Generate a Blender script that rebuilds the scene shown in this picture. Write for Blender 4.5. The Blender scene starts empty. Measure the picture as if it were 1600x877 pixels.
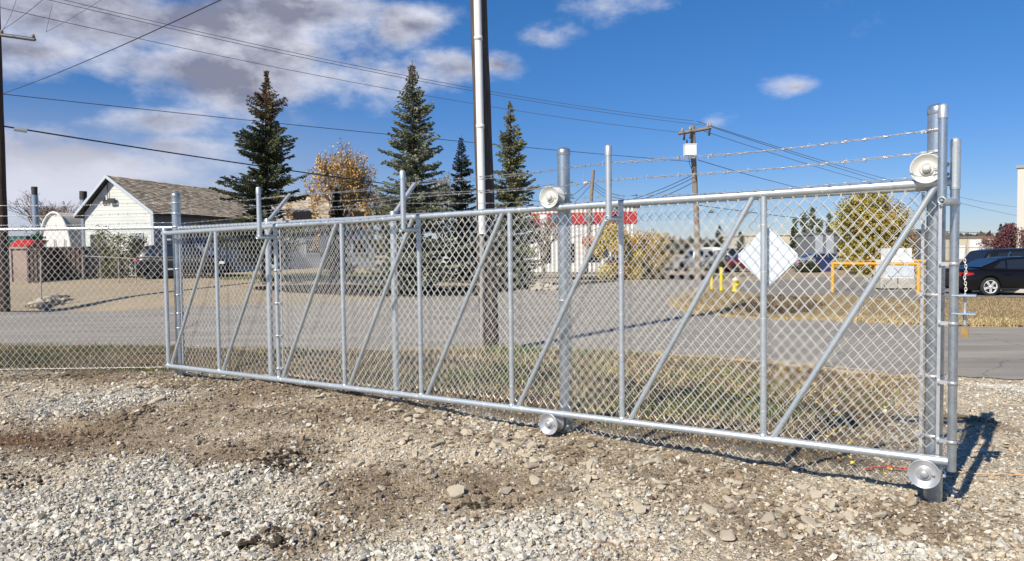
import bpy, math, random
import numpy as np
from mathutils import Vector, Matrix
random.seed(7); rng = np.random.default_rng(11)
S = bpy.context.scene
COL = S.collection
# ------------------------------------------------------------------ camera
F = 1142.0
CAMZ = 1.75
pitch = math.atan((438.5 - 391) / F); roll = math.radians(0.7)
_f = Vector((0, math.cos(pitch), -math.sin(pitch)))
_r0 = Vector((1, 0, 0)); _u0 = Vector((0, math.sin(pitch), math.cos(pitch)))
_u = _u0 * math.cos(roll) + _r0 * math.sin(roll); _r = _r0 * math.cos(roll) - _u0 * math.sin(roll)
cam_d = bpy.data.cameras.new("camera"); cam = bpy.data.objects.new("camera", cam_d); COL.objects.link(cam)
M = Matrix((( _r.x, _u.x, -_f.x, 0), (_r.y, _u.y, -_f.y, 0), (_r.z, _u.z, -_f.z, CAMZ), (0, 0, 0, 1)))
cam.matrix_world = M
cam_d.sensor_width = 36; cam_d.lens = F / 1600 * 36; cam_d.clip_start = 0.05; cam_d.clip_end = 5000
S.camera = cam
CP = Vector((0, 0, CAMZ))
def ray(px, py): return _f + _r * ((px - 800) / F) + _u * ((438.5 - py) / F)
def at(px, py, Y):
    d = ray(px, py); return CP + d * (Y / d.y)
def project(p):
    v = Vector(p) - CP; w = v.dot(_f); return (800 + F * v.dot(_r) / w, 438.5 - F * v.dot(_u) / w)

# ------------------------------------------------------------------ light
SUN_EL = math.radians(39); SUN_DIR = Vector((-0.62, -0.78, 0)).normalized()
W = bpy.data.worlds.new("World"); S.world = W; W.use_nodes = True
sun_d = bpy.data.lights.new("sun", 'SUN'); sun_d.energy = 5.0; sun_d.angle = math.radians(0.5); sun_d.color = (1.0, 0.92, 0.80)
sun = bpy.data.objects.new("sun", sun_d); COL.objects.link(sun)
to_sun = Vector((SUN_DIR.x * math.cos(SUN_EL), SUN_DIR.y * math.cos(SUN_EL), math.sin(SUN_EL)))
sun.rotation_euler = to_sun.to_track_quat('Z', 'Y').to_euler()
S.view_settings.view_transform = 'Standard'; S.view_settings.look = 'None'
S.view_settings.exposure = 0.22; S.view_settings.gamma = 1.0

class NT:
    def __init__(s, tree): s.t = tree; s.t.nodes.clear()
    def n(s, typ, **kw):
        nd = s.t.nodes.new(typ)
        for k, v in kw.items():
            if k.startswith('i_'): nd.inputs[int(k[2:]) if k[2:].isdigit() else k[2:].replace('_', ' ')].default_value = v
            else: setattr(nd, k, v)
        return nd
    def l(s, a, b): s.t.links.new(a, b)
    def m(s, op, a, b=0.0, c=0.0, clamp=False):
        nd = s.t.nodes.new('ShaderNodeMath'); nd.operation = op; nd.use_clamp = clamp
        for i, v in enumerate((a, b, c)):
            if isinstance(v, (int, float)): nd.inputs[i].default_value = v
            else: s.l(v, nd.inputs[i])
        return nd.outputs[0]
    def vm(s, op, a, b=(0, 0, 0)):
        nd = s.t.nodes.new('ShaderNodeVectorMath'); nd.operation = op
        for i, v in enumerate((a, b)):
            if isinstance(v, (tuple, list)): nd.inputs[i].default_value = v
            else: s.l(v, nd.inputs[i])
        return nd.outputs[1] if op in ('LENGTH', 'DOT_PRODUCT') else nd.outputs[0]
    def mix(s, f, a, b, typ='MIX'):
        nd = s.t.nodes.new('ShaderNodeMix'); nd.data_type = 'RGBA'; nd.blend_type = typ
        for i, v in ((0, f), (6, a), (7, b)):
            if isinstance(v, (int, float)): nd.inputs[i].default_value = v
            elif isinstance(v, (tuple, list)): nd.inputs[i].default_value = (v[0], v[1], v[2], 1)
            else: s.l(v, nd.inputs[i])
        return nd.outputs[2]
    def noise(s, vec, scale, detail=4, rough=0.55, out=0):
        nd = s.t.nodes.new('ShaderNodeTexNoise'); nd.inputs['Scale'].default_value = scale
        nd.inputs['Detail'].default_value = detail; nd.inputs['Roughness'].default_value = rough
        if vec is not None: s.l(vec, nd.inputs['Vector'])
        return nd.outputs[out]
    def ss(s, v, lo, hi):
        nd = s.t.nodes.new('ShaderNodeMapRange'); nd.interpolation_type = 'SMOOTHSTEP'
        nd.inputs['From Min'].default_value = lo; nd.inputs['From Max'].default_value = hi
        s.l(v, nd.inputs['Value']); return nd.outputs[0]

def build_world():
    t = NT(W.node_tree)
    sky = t.n('ShaderNodeTexSky', sky_type='NISHITA', sun_disc=False, sun_elevation=SUN_EL,
              sun_rotation=math.atan2(SUN_DIR.x, SUN_DIR.y) % (2 * math.pi), air_density=1.0, dust_density=0.25, ozone_density=1.6, altitude=700)
    hs = t.n('ShaderNodeHueSaturation'); hs.inputs['Saturation'].default_value = 1.22; hs.inputs['Value'].default_value = 1.0
    sz = t.n('ShaderNodeSeparateXYZ'); tcz = t.n('ShaderNodeTexCoord'); t.l(tcz.outputs['Generated'], sz.inputs[0])
    tone = t.mix(t.ss(sz.outputs[2], -.02, .42), (.54, .61, .86), (.76, .87, 1.06))
    t.l(t.mix(1.0, sky.outputs[0], tone, 'MULTIPLY'), hs.inputs['Color'])
    geo = t.n('ShaderNodeTexCoord'); d = geo.outputs['Generated']
    sep = t.n('ShaderNodeSeparateXYZ'); t.l(d, sep.inputs[0])
    az = t.m('ARCTAN2', sep.outputs[0], sep.outputs[1]); el = t.m('ARCSINE', sep.outputs[2])
    cb = t.n('ShaderNodeCombineXYZ'); t.l(az, cb.inputs[0]); t.l(el, cb.inputs[1]); ae = cb.outputs[0]
    # stretch the noise sideways so the clouds lie flat
    st = t.vm('MULTIPLY', d, (1, 1, 1.9))
    n1 = t.noise(st, 5.5, 9, 0.60); n2 = t.noise(st, 2.2, 3, 0.5)
    def lobe(px, py, rx, ry, g=1.0):
        g *= .85
        dd = ray(px, py).normalized(); a = math.atan2(dd.x, dd.y); e = math.asin(dd.z)
        v = t.vm('SUBTRACT', ae, (a, e, 0)); v = t.vm('MULTIPLY', v, (F / rx, F / ry, 0))
        L = t.vm('LENGTH', v); return t.m('MULTIPLY', t.m('SUBTRACT', 1.0, L), g)
    lobes = [(150, 25, 420, 95, 1.3), (300, 110, 300, 72, 1.2), (40, 80, 200, 60, 1.2), (470, 15, 160, 50, 1.0), (450, 85, 110, 45, .9),
             (235, 190, 120, 34, 1.1), (130, 255, 240, 55, .9), (260, 230, 110, 32, 1.0), (645, 38, 95, 42, .8), (720, 105, 95, 42, .9), (775, 100, 70, 30, .85),
             (842, 60, 62, 26, .7), (1246, 137, 42, 18, .55), (1115, 192, 42, 20, .75), (1090, 202, 34, 14, .5), (960, 12, 26, 9, .1), (1318, 22, 20, 14, .1),
             (20, 300, 260, 60, .8), (560, 95, 26, 16, .4)]
    cur = None
    for l in lobes:
        o = lobe(*l); cur = o if cur is None else t.m('MAXIMUM', cur, o)
    # the rest of the sky (left, right and behind): scattered cumulus of the same kind
    sepn = t.m('MULTIPLY', t.m('SUBTRACT', n2, 0.66), 3.0)
    outside = t.m('MULTIPLY', t.ss(t.m('ABSOLUTE', az), 0.66, 0.9), 1.0)
    gen = t.m('ADD', t.m('MULTIPLY', sepn, outside), t.m('MULTIPLY', t.m('SUBTRACT', 1.0, outside), -1.0))
    cur = t.m('MAXIMUM', cur, gen)
    dens = t.m('ADD', cur, t.m('MULTIPLY', t.m('SUBTRACT', n1, 0.52), 2.5))
    mask = t.m('MULTIPLY', t.ss(dens, -0.05, 0.55), t.m('ADD', .72, t.m('MULTIPLY', t.ss(dens, .2, .8), .28)))
    mask = t.m('MULTIPLY', mask, t.ss(sep.outputs[2], 0.0, 0.02))
    # thick parts are grey underneath, edges bright
    off = t.vm('ADD', st, (0.015, 0.0, -0.06)); n3 = t.noise(off, 5.5, 7, 0.6)
    rim = t.m('SUBTRACT', n1, n3)
    shade = t.m('ADD', t.m('MULTIPLY', t.ss(dens, 0.14, .80), 1.0), t.m('MULTIPLY', rim, -5.0), clamp=True)
    shade = t.m('MULTIPLY', shade, t.ss(el, 0.06, 0.19), clamp=True)
    ccol = t.mix(shade, (6.6, 6.8, 7.8), (2.35, 2.45, 3.3))
    # thin pale veil low down on the left
    dd = ray(60, 290).normalized(); a = math.atan2(dd.x, dd.y)
    veil = t.m('MULTIPLY', t.ss(t.m('ABSOLUTE', t.m('SUBTRACT', az, a)), 0.62, 0.1), t.ss(el, 0.22, 0.05))
    veil = t.m('MULTIPLY', veil, t.m('ADD', 0.35, t.m('MULTIPLY', n2, 0.75)))
    base = t.mix(t.m('MULTIPLY', veil, 0.85, clamp=True), hs.outputs[0], (4.7, 5.1, 6.4))
    c = t.mix(mask, base, ccol)
    bg = t.n('ShaderNodeBackground'); bg.inputs['Strength'].default_value = 0.093; t.l(c, bg.inputs['Color'])
    out = t.n('ShaderNodeOutputWorld'); t.l(bg.outputs[0], out.inputs[0])
build_world()

# ------------------------------------------------------------------ materials
MATS = {}
def mat(name, col=(.5, .5, .5), rough=.6, metal=0., var=0., vscale=8., attr=None, bump=0., bscale=60., bdist=.01, col2=None, coat=0., spec=None, stretch=None, obj=True, detail=5):
    if name in MATS: return MATS[name]
    m = bpy.data.materials.new(name); m.use_nodes = True; t = NT(m.node_tree)
    p = t.n('ShaderNodeBsdfPrincipled'); o = t.n('ShaderNodeOutputMaterial'); t.l(p.outputs[0], o.inputs[0])
    tc = t.n('ShaderNodeTexCoord'); v = tc.outputs['Object']
    if stretch: v = t.vm('MULTIPLY', v, stretch)
    base = None
    if attr:
        a = t.n('ShaderNodeAttribute'); a.attribute_name = attr; base = a.outputs[0]
    c2 = col2 if col2 else tuple(max(0, c * (1 - var)) for c in col)
    if var > 0 or col2:
        nz = t.noise(v, vscale, detail, .6); f = t.ss(nz, .35, .65)
        if base is not None: base = t.mix(1.0, base, t.mix(f, (1, 1, 1), tuple([1 - var] * 3)), 'MULTIPLY')
        else: base = t.mix(f, col, c2)
    if base is None: p.inputs['Base Color'].default_value = (*col, 1)
    else: t.l(base, p.inputs['Base Color'])
    p.inputs['Roughness'].default_value = rough; p.inputs['Metallic'].default_value = metal
    if coat: p.inputs['Coat Weight'].default_value = coat; p.inputs['Coat Roughness'].default_value = .05
    if spec is not None: p.inputs['Specular IOR Level'].default_value = spec
    if bump > 0:
        b = t.n('ShaderNodeBump'); b.inputs['Strength'].default_value = bump; b.inputs['Distance'].default_value = bdist
        t.l(t.noise(v, bscale, 6, .65), b.inputs['Height']); t.l(b.outputs[0], p.inputs['Normal'])
    MATS[name] = m; return m
def galv_mat(name, c1, c2, rough, metal, streak=True):
    m = bpy.data.materials.new(name); m.use_nodes = True; t = NT(m.node_tree)
    p = t.n('ShaderNodeBsdfPrincipled'); o = t.n('ShaderNodeOutputMaterial'); t.l(p.outputs[0], o.inputs[0])
    tc = t.n('ShaderNodeTexCoord'); v = tc.outputs['Object']
    vo = t.n('ShaderNodeTexVoronoi'); vo.inputs['Scale'].default_value = 55; t.l(v, vo.inputs['Vector'])
    sp = t.n('ShaderNodeSeparateXYZ'); t.l(vo.outputs['Color'], sp.inputs[0])
    nz = t.noise(v, 9, 6, .65); nl = t.noise(t.vm('MULTIPLY', v, (1, 1, .25)), 2.2, 5, .7); f = t.m('ADD', t.m('MULTIPLY', sp.outputs[0], .35), t.m('ADD', t.m('MULTIPLY', t.ss(nz, .35, .7), .45), t.m('MULTIPLY', t.ss(nl, .4, .7), .4)), clamp=True)
    t.l(t.mix(f, c1, c2), p.inputs['Base Color'])
    t.l(t.m('ADD', rough - .1, t.m('MULTIPLY', f, .22)), p.inputs['Roughness']); p.inputs['Metallic'].default_value = metal
    b = t.n('ShaderNodeBump'); b.inputs['Strength'].default_value = .25; b.inputs['Distance'].default_value = .002
    t.l(t.noise(v, 40, 4, .6), b.inputs['Height']); t.l(b.outputs[0], p.inputs['Normal'])
    MATS[name] = m; return m
GALV = galv_mat('galvanised_tube', (.66, .71, .73), (.41, .46, .49), .42, .62)
GALV2 = galv_mat('galvanised_post', (.58, .63, .66), (.30, .34, .37), .34, .80)
WIREM = mat('galvanised_wire', (.88, .86, .79), .36, .45, var=.2, vscale=20)
BARB = mat('barbed_wire_steel', (.42, .42, .41), .4, .5)
ALU = mat('cast_aluminium', (.56, .57, .58), .38, .55, var=.12, vscale=25, bump=.2, bscale=80, bdist=.001)
ROLLW = mat('pale_roller_paint', (.62, .62, .58), .5, .15, var=.12, vscale=20)
BLACKR = mat('black_rubber', (.02, .02, .02), .6)
WOOD = mat('weathered_pole_wood', (.13, .10, .078), .9, var=.5, vscale=6, stretch=(6, 6, .35), bump=.9, bscale=14, bdist=.02)
WOODD = mat('creosote_pole_wood', (.085, .055, .038), .9, var=.5, vscale=6, stretch=(6, 6, .35), bump=.9, bscale=14, bdist=.02)
WOODG = mat('grey_pole_wood', (.30, .25, .20), .9, var=.35, vscale=5, stretch=(6, 6, .35), bump=.5, bscale=14)
PVCW = mat('white_conduit', (.82, .82, .78), .4, var=.08, vscale=4)
PVCG = mat('grey_conduit', (.36, .34, .31), .6, var=.2)
CABLE = mat('power_cable', (.035, .038, .045), .6)
CABLEG = mat('aluminium_cable', (.12, .13, .15), .5)
SPRUCE = mat('spruce_needles', rough=.75, attr='tint', spec=.2)
BARK = mat('bark', (.12, .09, .065), .95, var=.4, bump=.6, bscale=20, bdist=.02)
TWIG = mat('bare_twigs', (.22, .17, .13), .9)
LEAF = mat('autumn_leaves', rough=.7, attr='tint', spec=.25)
GRASSM = mat('grass_blades', rough=.8, attr='tint', spec=.2)
ROCKM = mat('crushed_stone', rough=.92, attr='tint', var=.3, vscale=45, spec=.15, detail=3)
ROCK1 = mat('loose_stone', (.52, .46, .355), .92, col2=(.40, .345, .26), vscale=18, bump=.5, bscale=50, bdist=.006, spec=.15)
CLODM = mat('dark_soil', (.105, .08, .058), .98, var=.4, vscale=20, bump=.8, bscale=50, bdist=.01, spec=.1)
CONC = mat('concrete', (.50, .48, .41), .9, var=.2, vscale=4, bump=.3, bscale=50)
WSID = mat('white_siding', (.66, .69, .64), .65, var=.07, vscale=1.2)
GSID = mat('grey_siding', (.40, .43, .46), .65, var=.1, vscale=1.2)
EAVE_SHADE = mat('eave_shaded_siding', (.20, .24, .29), .65, var=.1, vscale=1.2)  # siding with the shade under the eave put into its colour
TRIMW = mat('white_trim', (.50, .56, .62), .55)
DARKTRIM = mat('dark_trim', (.045, .04, .04), .6)
TEAL = mat('teal_paint', (.02, .20, .17), .5, var=.2)
REDP = mat('red_paint', (.50, .025, .02), .5, var=.25, vscale=2)
BROWNP = mat('brown_steel', (.10, .065, .05), .6, var=.3, vscale=1.5)
BEIGEP = mat('beige_steel', (.36, .27, .22), .6, var=.2, vscale=1.5)
CREAM = mat('cream_metal', (.66, .64, .52), .55, var=.06, vscale=.6)
CREAM2 = mat('cream_wall', (.60, .55, .42), .7, var=.08, vscale=.6)
WHITEP = mat('white_paint', (.80, .82, .80), .45, var=.04, vscale=2)
SIGNW = mat('white_sign_face', (.66, .73, .79), .45, var=.08, vscale=3)
ORANGE = mat('orange_yellow_paint', (.78, .40, .03), .5, var=.15, vscale=5)
YELLOW = mat('yellow_paint', (.80, .62, .02), .5, var=.15, vscale=5)
BRASS = mat('brass', (.50, .33, .12), .45, .6, var=.2, vscale=30)
CARB = mat('black_car_paint', (.006, .006, .007), .3, coat=.12, spec=.3)
ALLOY = mat('alloy_rim', (.80, .80, .79), .4, .2)
CARG = mat('dark_grey_car_paint', (.010, .011, .013), .35, coat=.15, spec=.3)
CARW = mat('white_car_paint', (.78, .79, .80), .3, coat=.6)
CARS = mat('silver_car_paint', (.42, .44, .46), .3, .5, coat=.6)
CARR = mat('red_car_paint', (.13, .012, .015), .3, coat=.6)
GLASS = mat('dark_glass', (.018, .022, .028), .06, spec=.8)
GLASSB = mat('blue_window_glass', (.10, .18, .26), .15, spec=.8)
CHROME = mat('chrome', (.75, .75, .76), .15, 1.0)
TYRE = mat('tyre_rubber', (.022, .022, .022), .8)
REDL = mat('red_lamp_lens', (.42, .01, .015), .15, coat=1)
AMBER = mat('amber_lens', (.7, .7, .68), .15)
BLUEP = mat('navy_paint', (.025, .04, .14), .5)
FAB = mat('white_fabric', (.74, .74, .70), .7, var=.06, vscale=.8)
FABT = mat('tan_fabric', (.52, .49, .40), .7, var=.12, vscale=.8)

# ------------------------------------------------------------------ mesh building
class MB:
    def __init__(s): s.v = []; s.f = []; s.sm = []; s.mi = []; s.cur = 0
    def add(s, vs, fs, smooth=False):
        o = len(s.v); s.v.extend([tuple(v) for v in vs])
        for f in fs: s.f.append(tuple(i + o for i in f)); s.sm.append(smooth); s.mi.append(s.cur)
    def box(s, c, d, R=None, bev=0.):
        x, y, z = d[0] / 2, d[1] / 2, d[2] / 2
        vs = [Vector((a * x, b * y, e * z)) for a in (-1, 1) for b in (-1, 1) for e in (-1, 1)]
        if R is not None: vs = [R @ v for v in vs]
        vs = [v + Vector(c) for v in vs]
        s.add(vs, [(0, 1, 3, 2), (4, 6, 7, 5), (0, 4, 5, 1), (2, 3, 7, 6), (0, 2, 6, 4), (1, 5, 7, 3)])
    def bbox(s, a, b):
        s.box([(a[i] + b[i]) / 2 for i in range(3)], [abs(b[i] - a[i]) for i in range(3)])
    def tube(s, pts, r, n=12, cap=True, smooth=True):
        pts = [Vector(p) for p in pts]
        if not isinstance(r, (list, tuple)): r = [r] * len(pts)
        vs = []; up = None
        for i, p in enumerate(pts):
            d = (pts[min(i + 1, len(pts) - 1)] - pts[max(i - 1, 0)])
            if d.length < 1e-9: d = Vector((0, 0, 1))
            d.normalize()
            if up is None: up = Vector((0, 0, 1)) if abs(d.z) < .9 else Vector((1, 0, 0))
            a = up - d * up.dot(d); a.normalize(); up = a; b = d.cross(a)
            for k in range(n):
                t = 2 * math.pi * k / n; vs.append(p + (a * math.cos(t) + b * math.sin(t)) * r[i])
        fs = [(i * n + k, i * n + (k + 1) % n, (i + 1) * n + (k + 1) % n, (i + 1) * n + k) for i in range(len(pts) - 1) for k in range(n)]
        s.add(vs, fs, smooth)
        if cap:
            s.add(vs[:n], [tuple(range(n))[::-1]]); s.add(vs[-n:], [tuple(range(n))])
    def lathe(s, c, axis, prof, n=32, smooth=True):
        """prof: list of (along axis, radius)"""
        c = Vector(c); d = Vector(axis).normalized(); up = Vector((0, 0, 1)) if abs(d.z) < .9 else Vector((1, 0, 0))
        a = (up - d * up.dot(d)).normalized(); b = d.cross(a); vs = []
        for (h, r) in prof:
            for k in range(n):
                t = 2 * math.pi * k / n; vs.append(c + d * h + (a * math.cos(t) + b * math.sin(t)) * max(r, 1e-4))
        s.add(vs, [(i * n + k, i * n + (k + 1) % n, (i + 1) * n + (k + 1) % n, (i + 1) * n + k) for i in range(len(prof) - 1) for k in range(n)], smooth)
    def quad(s, a, b, c, d): s.add([a, b, c, d], [(0, 1, 2, 3)])
    def poly(s, pts): s.add(pts, [tuple(range(len(pts)))])
    def prism(s, pts, vec):
        n = len(pts); p = [Vector(q) for q in pts]; q = [a + Vector(vec) for a in p]
        s.add(p + q, [tuple(range(n))[::-1], tuple(range(n, 2 * n))] + [(i, (i + 1) % n, n + (i + 1) % n, n + i) for i in range(n)])
    def build(s, name, m, parent=None, loc=None, fix=True):
        me = bpy.data.meshes.new(name); org = Vector(loc) if loc is not None else None
        if org is not None: s.v = [(v[0] - org.x, v[1] - org.y, v[2] - org.z) for v in s.v]
        me.from_pydata(s.v, [], s.f)
        ms = m if isinstance(m, (list, tuple)) else [m]
        for x in ms: me.materials.append(x)
        me.polygons.foreach_set('use_smooth', s.sm); me.polygons.foreach_set('material_index', s.mi)
        if fix and len(s.f) < 60000:
            import bmesh
            bm = bmesh.new(); bm.from_mesh(me); bmesh.ops.recalc_face_normals(bm, faces=bm.faces); bm.to_mesh(me); bm.free()
        me.update()
        return link(name, me, parent, org)
def link(name, me, parent=None, org=None):
    o = bpy.data.objects.new(name, me); COL.objects.link(o)
    if org is not None: o.location = org
    if parent is not None:
        o.parent = parent
        # child geometry is given in world space: undo the parent's transform
        o.matrix_parent_inverse = parent_world(parent).inverted()
    return o
def parent_world(o):
    m = o.matrix_basis.copy(); 
    p = o.parent
    if p is not None: m = parent_world(p) @ o.matrix_parent_inverse @ m
    return m
def tag(o, label=None, cat=None, group=None, kind=None):
    if label: o['label'] = label
    if cat: o['category'] = cat
    if group: o['group'] = group
    if kind: o['kind'] = kind
    return o
def thing(name, label, cat, loc=(0, 0, 0), group=None, rotz=0):
    o = bpy.data.objects.new(name, None); COL.objects.link(o); o.location = loc; o.rotation_euler = (0, 0, rotz); o.empty_display_size = .2
    return tag(o, label, cat, group)
def children(o): return [c for c in bpy.data.objects if c.parent == o]
def npmesh(name, V, Fc, m, smooth=False, tint=None, parent=None, kind=None, loc=None):
    """V (n,3), Fc (m,3|4) numpy; tint per-vertex (n,3)"""
    me = bpy.data.meshes.new(name); k = Fc.shape[1]
    if loc is not None: V = V - np.array(loc)[None]
    me.vertices.add(len(V)); me.vertices.foreach_set('co', V.astype(np.float32).ravel())
    me.loops.add(Fc.size); me.loops.foreach_set('vertex_index', Fc.astype(np.int32).ravel())
    me.polygons.add(len(Fc)); me.polygons.foreach_set('loop_start', np.arange(0, Fc.size, k, dtype=np.int32))
    me.polygons.foreach_set('use_smooth', np.full(len(Fc), smooth))
    me.update(calc_edges=True)
    if tint is not None:
        a = me.color_attributes.new('tint', 'FLOAT_COLOR', 'POINT')
        c = np.ones((len(V), 4), np.float32); c[:, :3] = tint; a.data.foreach_set('color', c.ravel())
    me.materials.append(m)
    o = link(name, me, parent, Vector(loc) if loc is not None else None)
    if kind: o['kind'] = kind
    return o

# ------------------------------------------------------------------ noise on the python side
_perm = rng.random((256, 256))
def vnoise(x, y):
    xi = np.floor(x).astype(int); yi = np.floor(y).astype(int); fx = x - xi; fy = y - yi
    fx = fx * fx * (3 - 2 * fx); fy = fy * fy * (3 - 2 * fy)
    g = lambda a, b: _perm[a % 256, b % 256]
    return (g(xi, yi) * (1 - fx) + g(xi + 1, yi) * fx) * (1 - fy) + (g(xi, yi + 1) * (1 - fx) + g(xi + 1, yi + 1) * fx) * fy
def fbm(x, y, o=4, s=0.):
    r = 0; a = .5; 
    for i in range(o): r = r + a * (vnoise(x + s + 17 * i, y - s + 9 * i) - .5); x = x * 2.03; y = y * 2.03; a *= .5
    return r
def sst(v, a, b):
    t = np.clip((v - a) / (b - a), 0, 1); return t * t * (3 - 2 * t)

# ------------------------------------------------------------------ gate geometry frame
R_ = at(1490, 480, 4.63); L_ = at(259, 470, 9.79)
R2 = Vector((R_.x, R_.y, 0)); L2 = Vector((L_.x, L_.y, 0))
GD = (R2 - L2); GLEN = GD.length; GD.normalize(); GN = Vector((GD.y, -GD.x, 0))   # GN points to the camera side
if GN.dot(CP - L2) < 0: GN = -GN
def G(s, z, off=0.): p = L2 + GD * s + GN * off; return Vector((p.x, p.y, z))
def s_at(px, py, off=0.):
    d = ray(px, py); o = L2 + GN * off   # intersect vertical plane
    t = (o - CP).dot(GN) / d.dot(GN); p = CP + d * t; return (p - o).dot(GD)
OFF = -0.17   # fence stands this far behind the gate

# ------------------------------------------------------------------ terrain
FZS = np.array([-30, -5, 0, 1.8, 3.2, 4.4, 6.3, 8.8, 11, 30]); FZ = np.array([.12, .14, .10, .19, .20, .17, .10, .015, -.02, -.05])
L2n = np.array([L2.x, L2.y]); GDn = np.array([GD.x, GD.y]); GNn = np.array([GN.x, GN.y])
RZ = -.20; KR = 1.054
def road_near_y(x): return KR * np.interp(np.asarray(x) / KR, [-40, -9.1, -2.4, 2.2, 4.1, 5.7, 6.85, 9, 14, 40], [15.6, 14.9, 13.6, 12.6, 11.8, 10.4, 9.8, 8.9, 7.2, -1])
def patch(x, y, px, py, rx, ry, p=2.0):
    c = PCACHE.get((px, py))
    if c is None:
        d = ray(px, py); t = (0.02 - CAMZ) / d.z; q = CP + d * t
        d2 = ray(px, py - ry); t2 = (0.02 - CAMZ) / d2.z; q2 = CP + d2 * t2
        c = PCACHE[(px, py)] = (q.x, q.y, rx * q.y / F, q2.y - q.y)
    return np.exp(-((np.abs((x - c[0]) / c[2])) ** p + (np.abs((y - c[1]) / c[3])) ** p))
PCACHE = {}
def height(x, y, fine=True):
    x = np.asarray(x, float); y = np.asarray(y, float)
    s = (x - L2n[0]) * GDn[0] + (y - L2n[1]) * GDn[1]; t = (x - L2n[0]) * GNn[0] + (y - L2n[1]) * GNn[1]
    # left of the gate the fence runs parallel to the x axis
    t = np.where(x < L2n[0], (9.75 - y), t)
    near = np.interp(s, FZS, FZ)
    d_road = road_near_y(x) - y
    prof = np.where(t > 0, np.exp(-(t / 1.6) ** 2), 1.0)
    h = near * prof
    k = sst(d_road, 0.0, 2.6)       # 0 at the road edge
    h = np.where(t < 0, h * k + RZ * (1 - k), h)
    h = h - .30 * np.exp(-((d_road - 1.0) / .55) ** 2) * sst(-t, .3, 2.0) * (1 - sst(s, 7.6, 9.5))
    h = np.where(d_road < 0, RZ, h)
    nearm = sst(d_road, .3, 1.6)
    h = h + nearm * (0.10 * fbm(x * .7, y * .7, 3, 3.) + .05 * fbm(x * 2.2, y * 2.2, 3, 8.))
    if fine:
        h = h + nearm * (.060 * fbm(x * 6, y * 6, 4, 20.) + .03 * np.abs(fbm(x * 3.1, y * 3.1, 4, 60.)))
    # dug-up heaps
    for (px, py, rx, ry, a) in HEAPS: h = h + a * patch(x, y, px, py, rx, ry)
    # the lot across the road climbs gently to the left
    far = sst(y, 25, 42) * sst(-x, 3, 13)
    h = h + .82 * far
    # shallow culvert hollow on the island across the road
    h = h - .55 * np.exp(-(((x - 8.3) / 1.6) ** 2 + ((y - 21.7) / 1.2) ** 2)) * (d_road < -4)
    h = h - .45 * np.exp(-(((x + 16.5) / 2.6) ** 2 + ((y - 28.0) / 1.8) ** 2)) * (y > 25.5)
    return h
HEAPS = [(440, 722, 45, 16, .07), (560, 765, 60, 14, .03), (40, 745, 60, 20, -.05), (250, 820, 90, 25, .03), (1330, 700, 160, 22, .05),
         (1050, 690, 160, 22, .045), (720, 775, 50, 10, .035), (420, 830, 50, 12, .05), (1530, 672, 60, 22, .10), (170, 640, 130, 18, .06), (1180, 850, 120, 20, .03)]
def hz(x, y): return float(height(np.array([x]), np.array([y]))[0])
def gp(px, py):
    """where the ray through a pixel meets the ground"""
    d = ray(px, py); lo = 1.0; hi = 400.0
    f = lambda t: (CP + d * t).z - hz((CP + d * t).x, (CP + d * t).y)
    t = 1.0; st = .5
    while t < 400 and f(t) > 0: lo = t; t += st; st *= 1.06
    hi = t
    for _ in range(18):
        mid = (lo + hi) / 2
        if f(mid) > 0: lo = mid
        else: hi = mid
    return CP + d * hi
def stand(px, Y, py=430):
    p = at(px, py, Y); return Vector((p.x, p.y, hz(p.x, p.y)))

def dirt_mask(x, y):
    m = np.zeros_like(x)
    for (px, py, rx, ry, a) in DIRT: m = np.maximum(m, a * patch(x, y, px, py, rx, ry, 2.4))
    return m
DIRT = [(330, 650, 260, 45, .95), (560, 655, 250, 40, .75), (400, 720, 170, 34, 1.0), (680, 770, 240, 42, .95), (480, 845, 120, 40, 1.0), (900, 700, 200, 35, .6),
        (1080, 740, 200, 35, .55), (1180, 800, 160, 30, .5), (1420, 810, 160, 40, .8), (1240, 850, 110, 40, 1.0), (140, 600, 150, 8, .9), (60, 690, 110, 18, .8), (1520, 664, 45, 24, 1.0), (300, 610, 120, 14, .5), (1500, 870, 120, 15, .6)]
GRAV = [(200, 820, 300, 60), (700, 865, 200, 26), (880, 850, 120, 34), (300, 745, 180, 24), (1610, 610, 60, 30), (60, 790, 120, 40), (1420, 860, 110, 16),(170,640,110,22)]
def ground_masks(x, y):
    w = .35 * fbm(x * 1.1, y * 1.1, 4, 5.); xx = x + w; yy = y + .9 * w
    d = dirt_mask(xx, yy); g = np.zeros_like(x)
    for (px, py, rx, ry) in GRAV: g = np.maximum(g, patch(xx, yy, px, py, rx, ry, 2.6))
    n = fbm(x * 1.7, y * 1.7, 4, 31.) * 1.5
    d = np.clip(d * 1.25 - .15 - .8 * g + n * .9, 0, 1); 
    g = np.clip(g * 1.5 + n * .3, 0, 1)
    return d, g
def verge_mask(x, y):
    t = (x - L2n[0]) * GNn[0] + (y - L2n[1]) * GNn[1]
    t = np.where(x < L2n[0], 9.75 - y, t)
    s = (x - L2n[0]) * GDn[0] + (y - L2n[1]) * GDn[1]
    w = .5 * fbm(x * .9, y * .9, 4, 50.)
    a = sst(-t + w, .15, .75) * sst(road_near_y(x) - y + w, .05, .5)
    return a * (1 - sst(s + w * 1.2, 8.0, 8.9))

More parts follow.
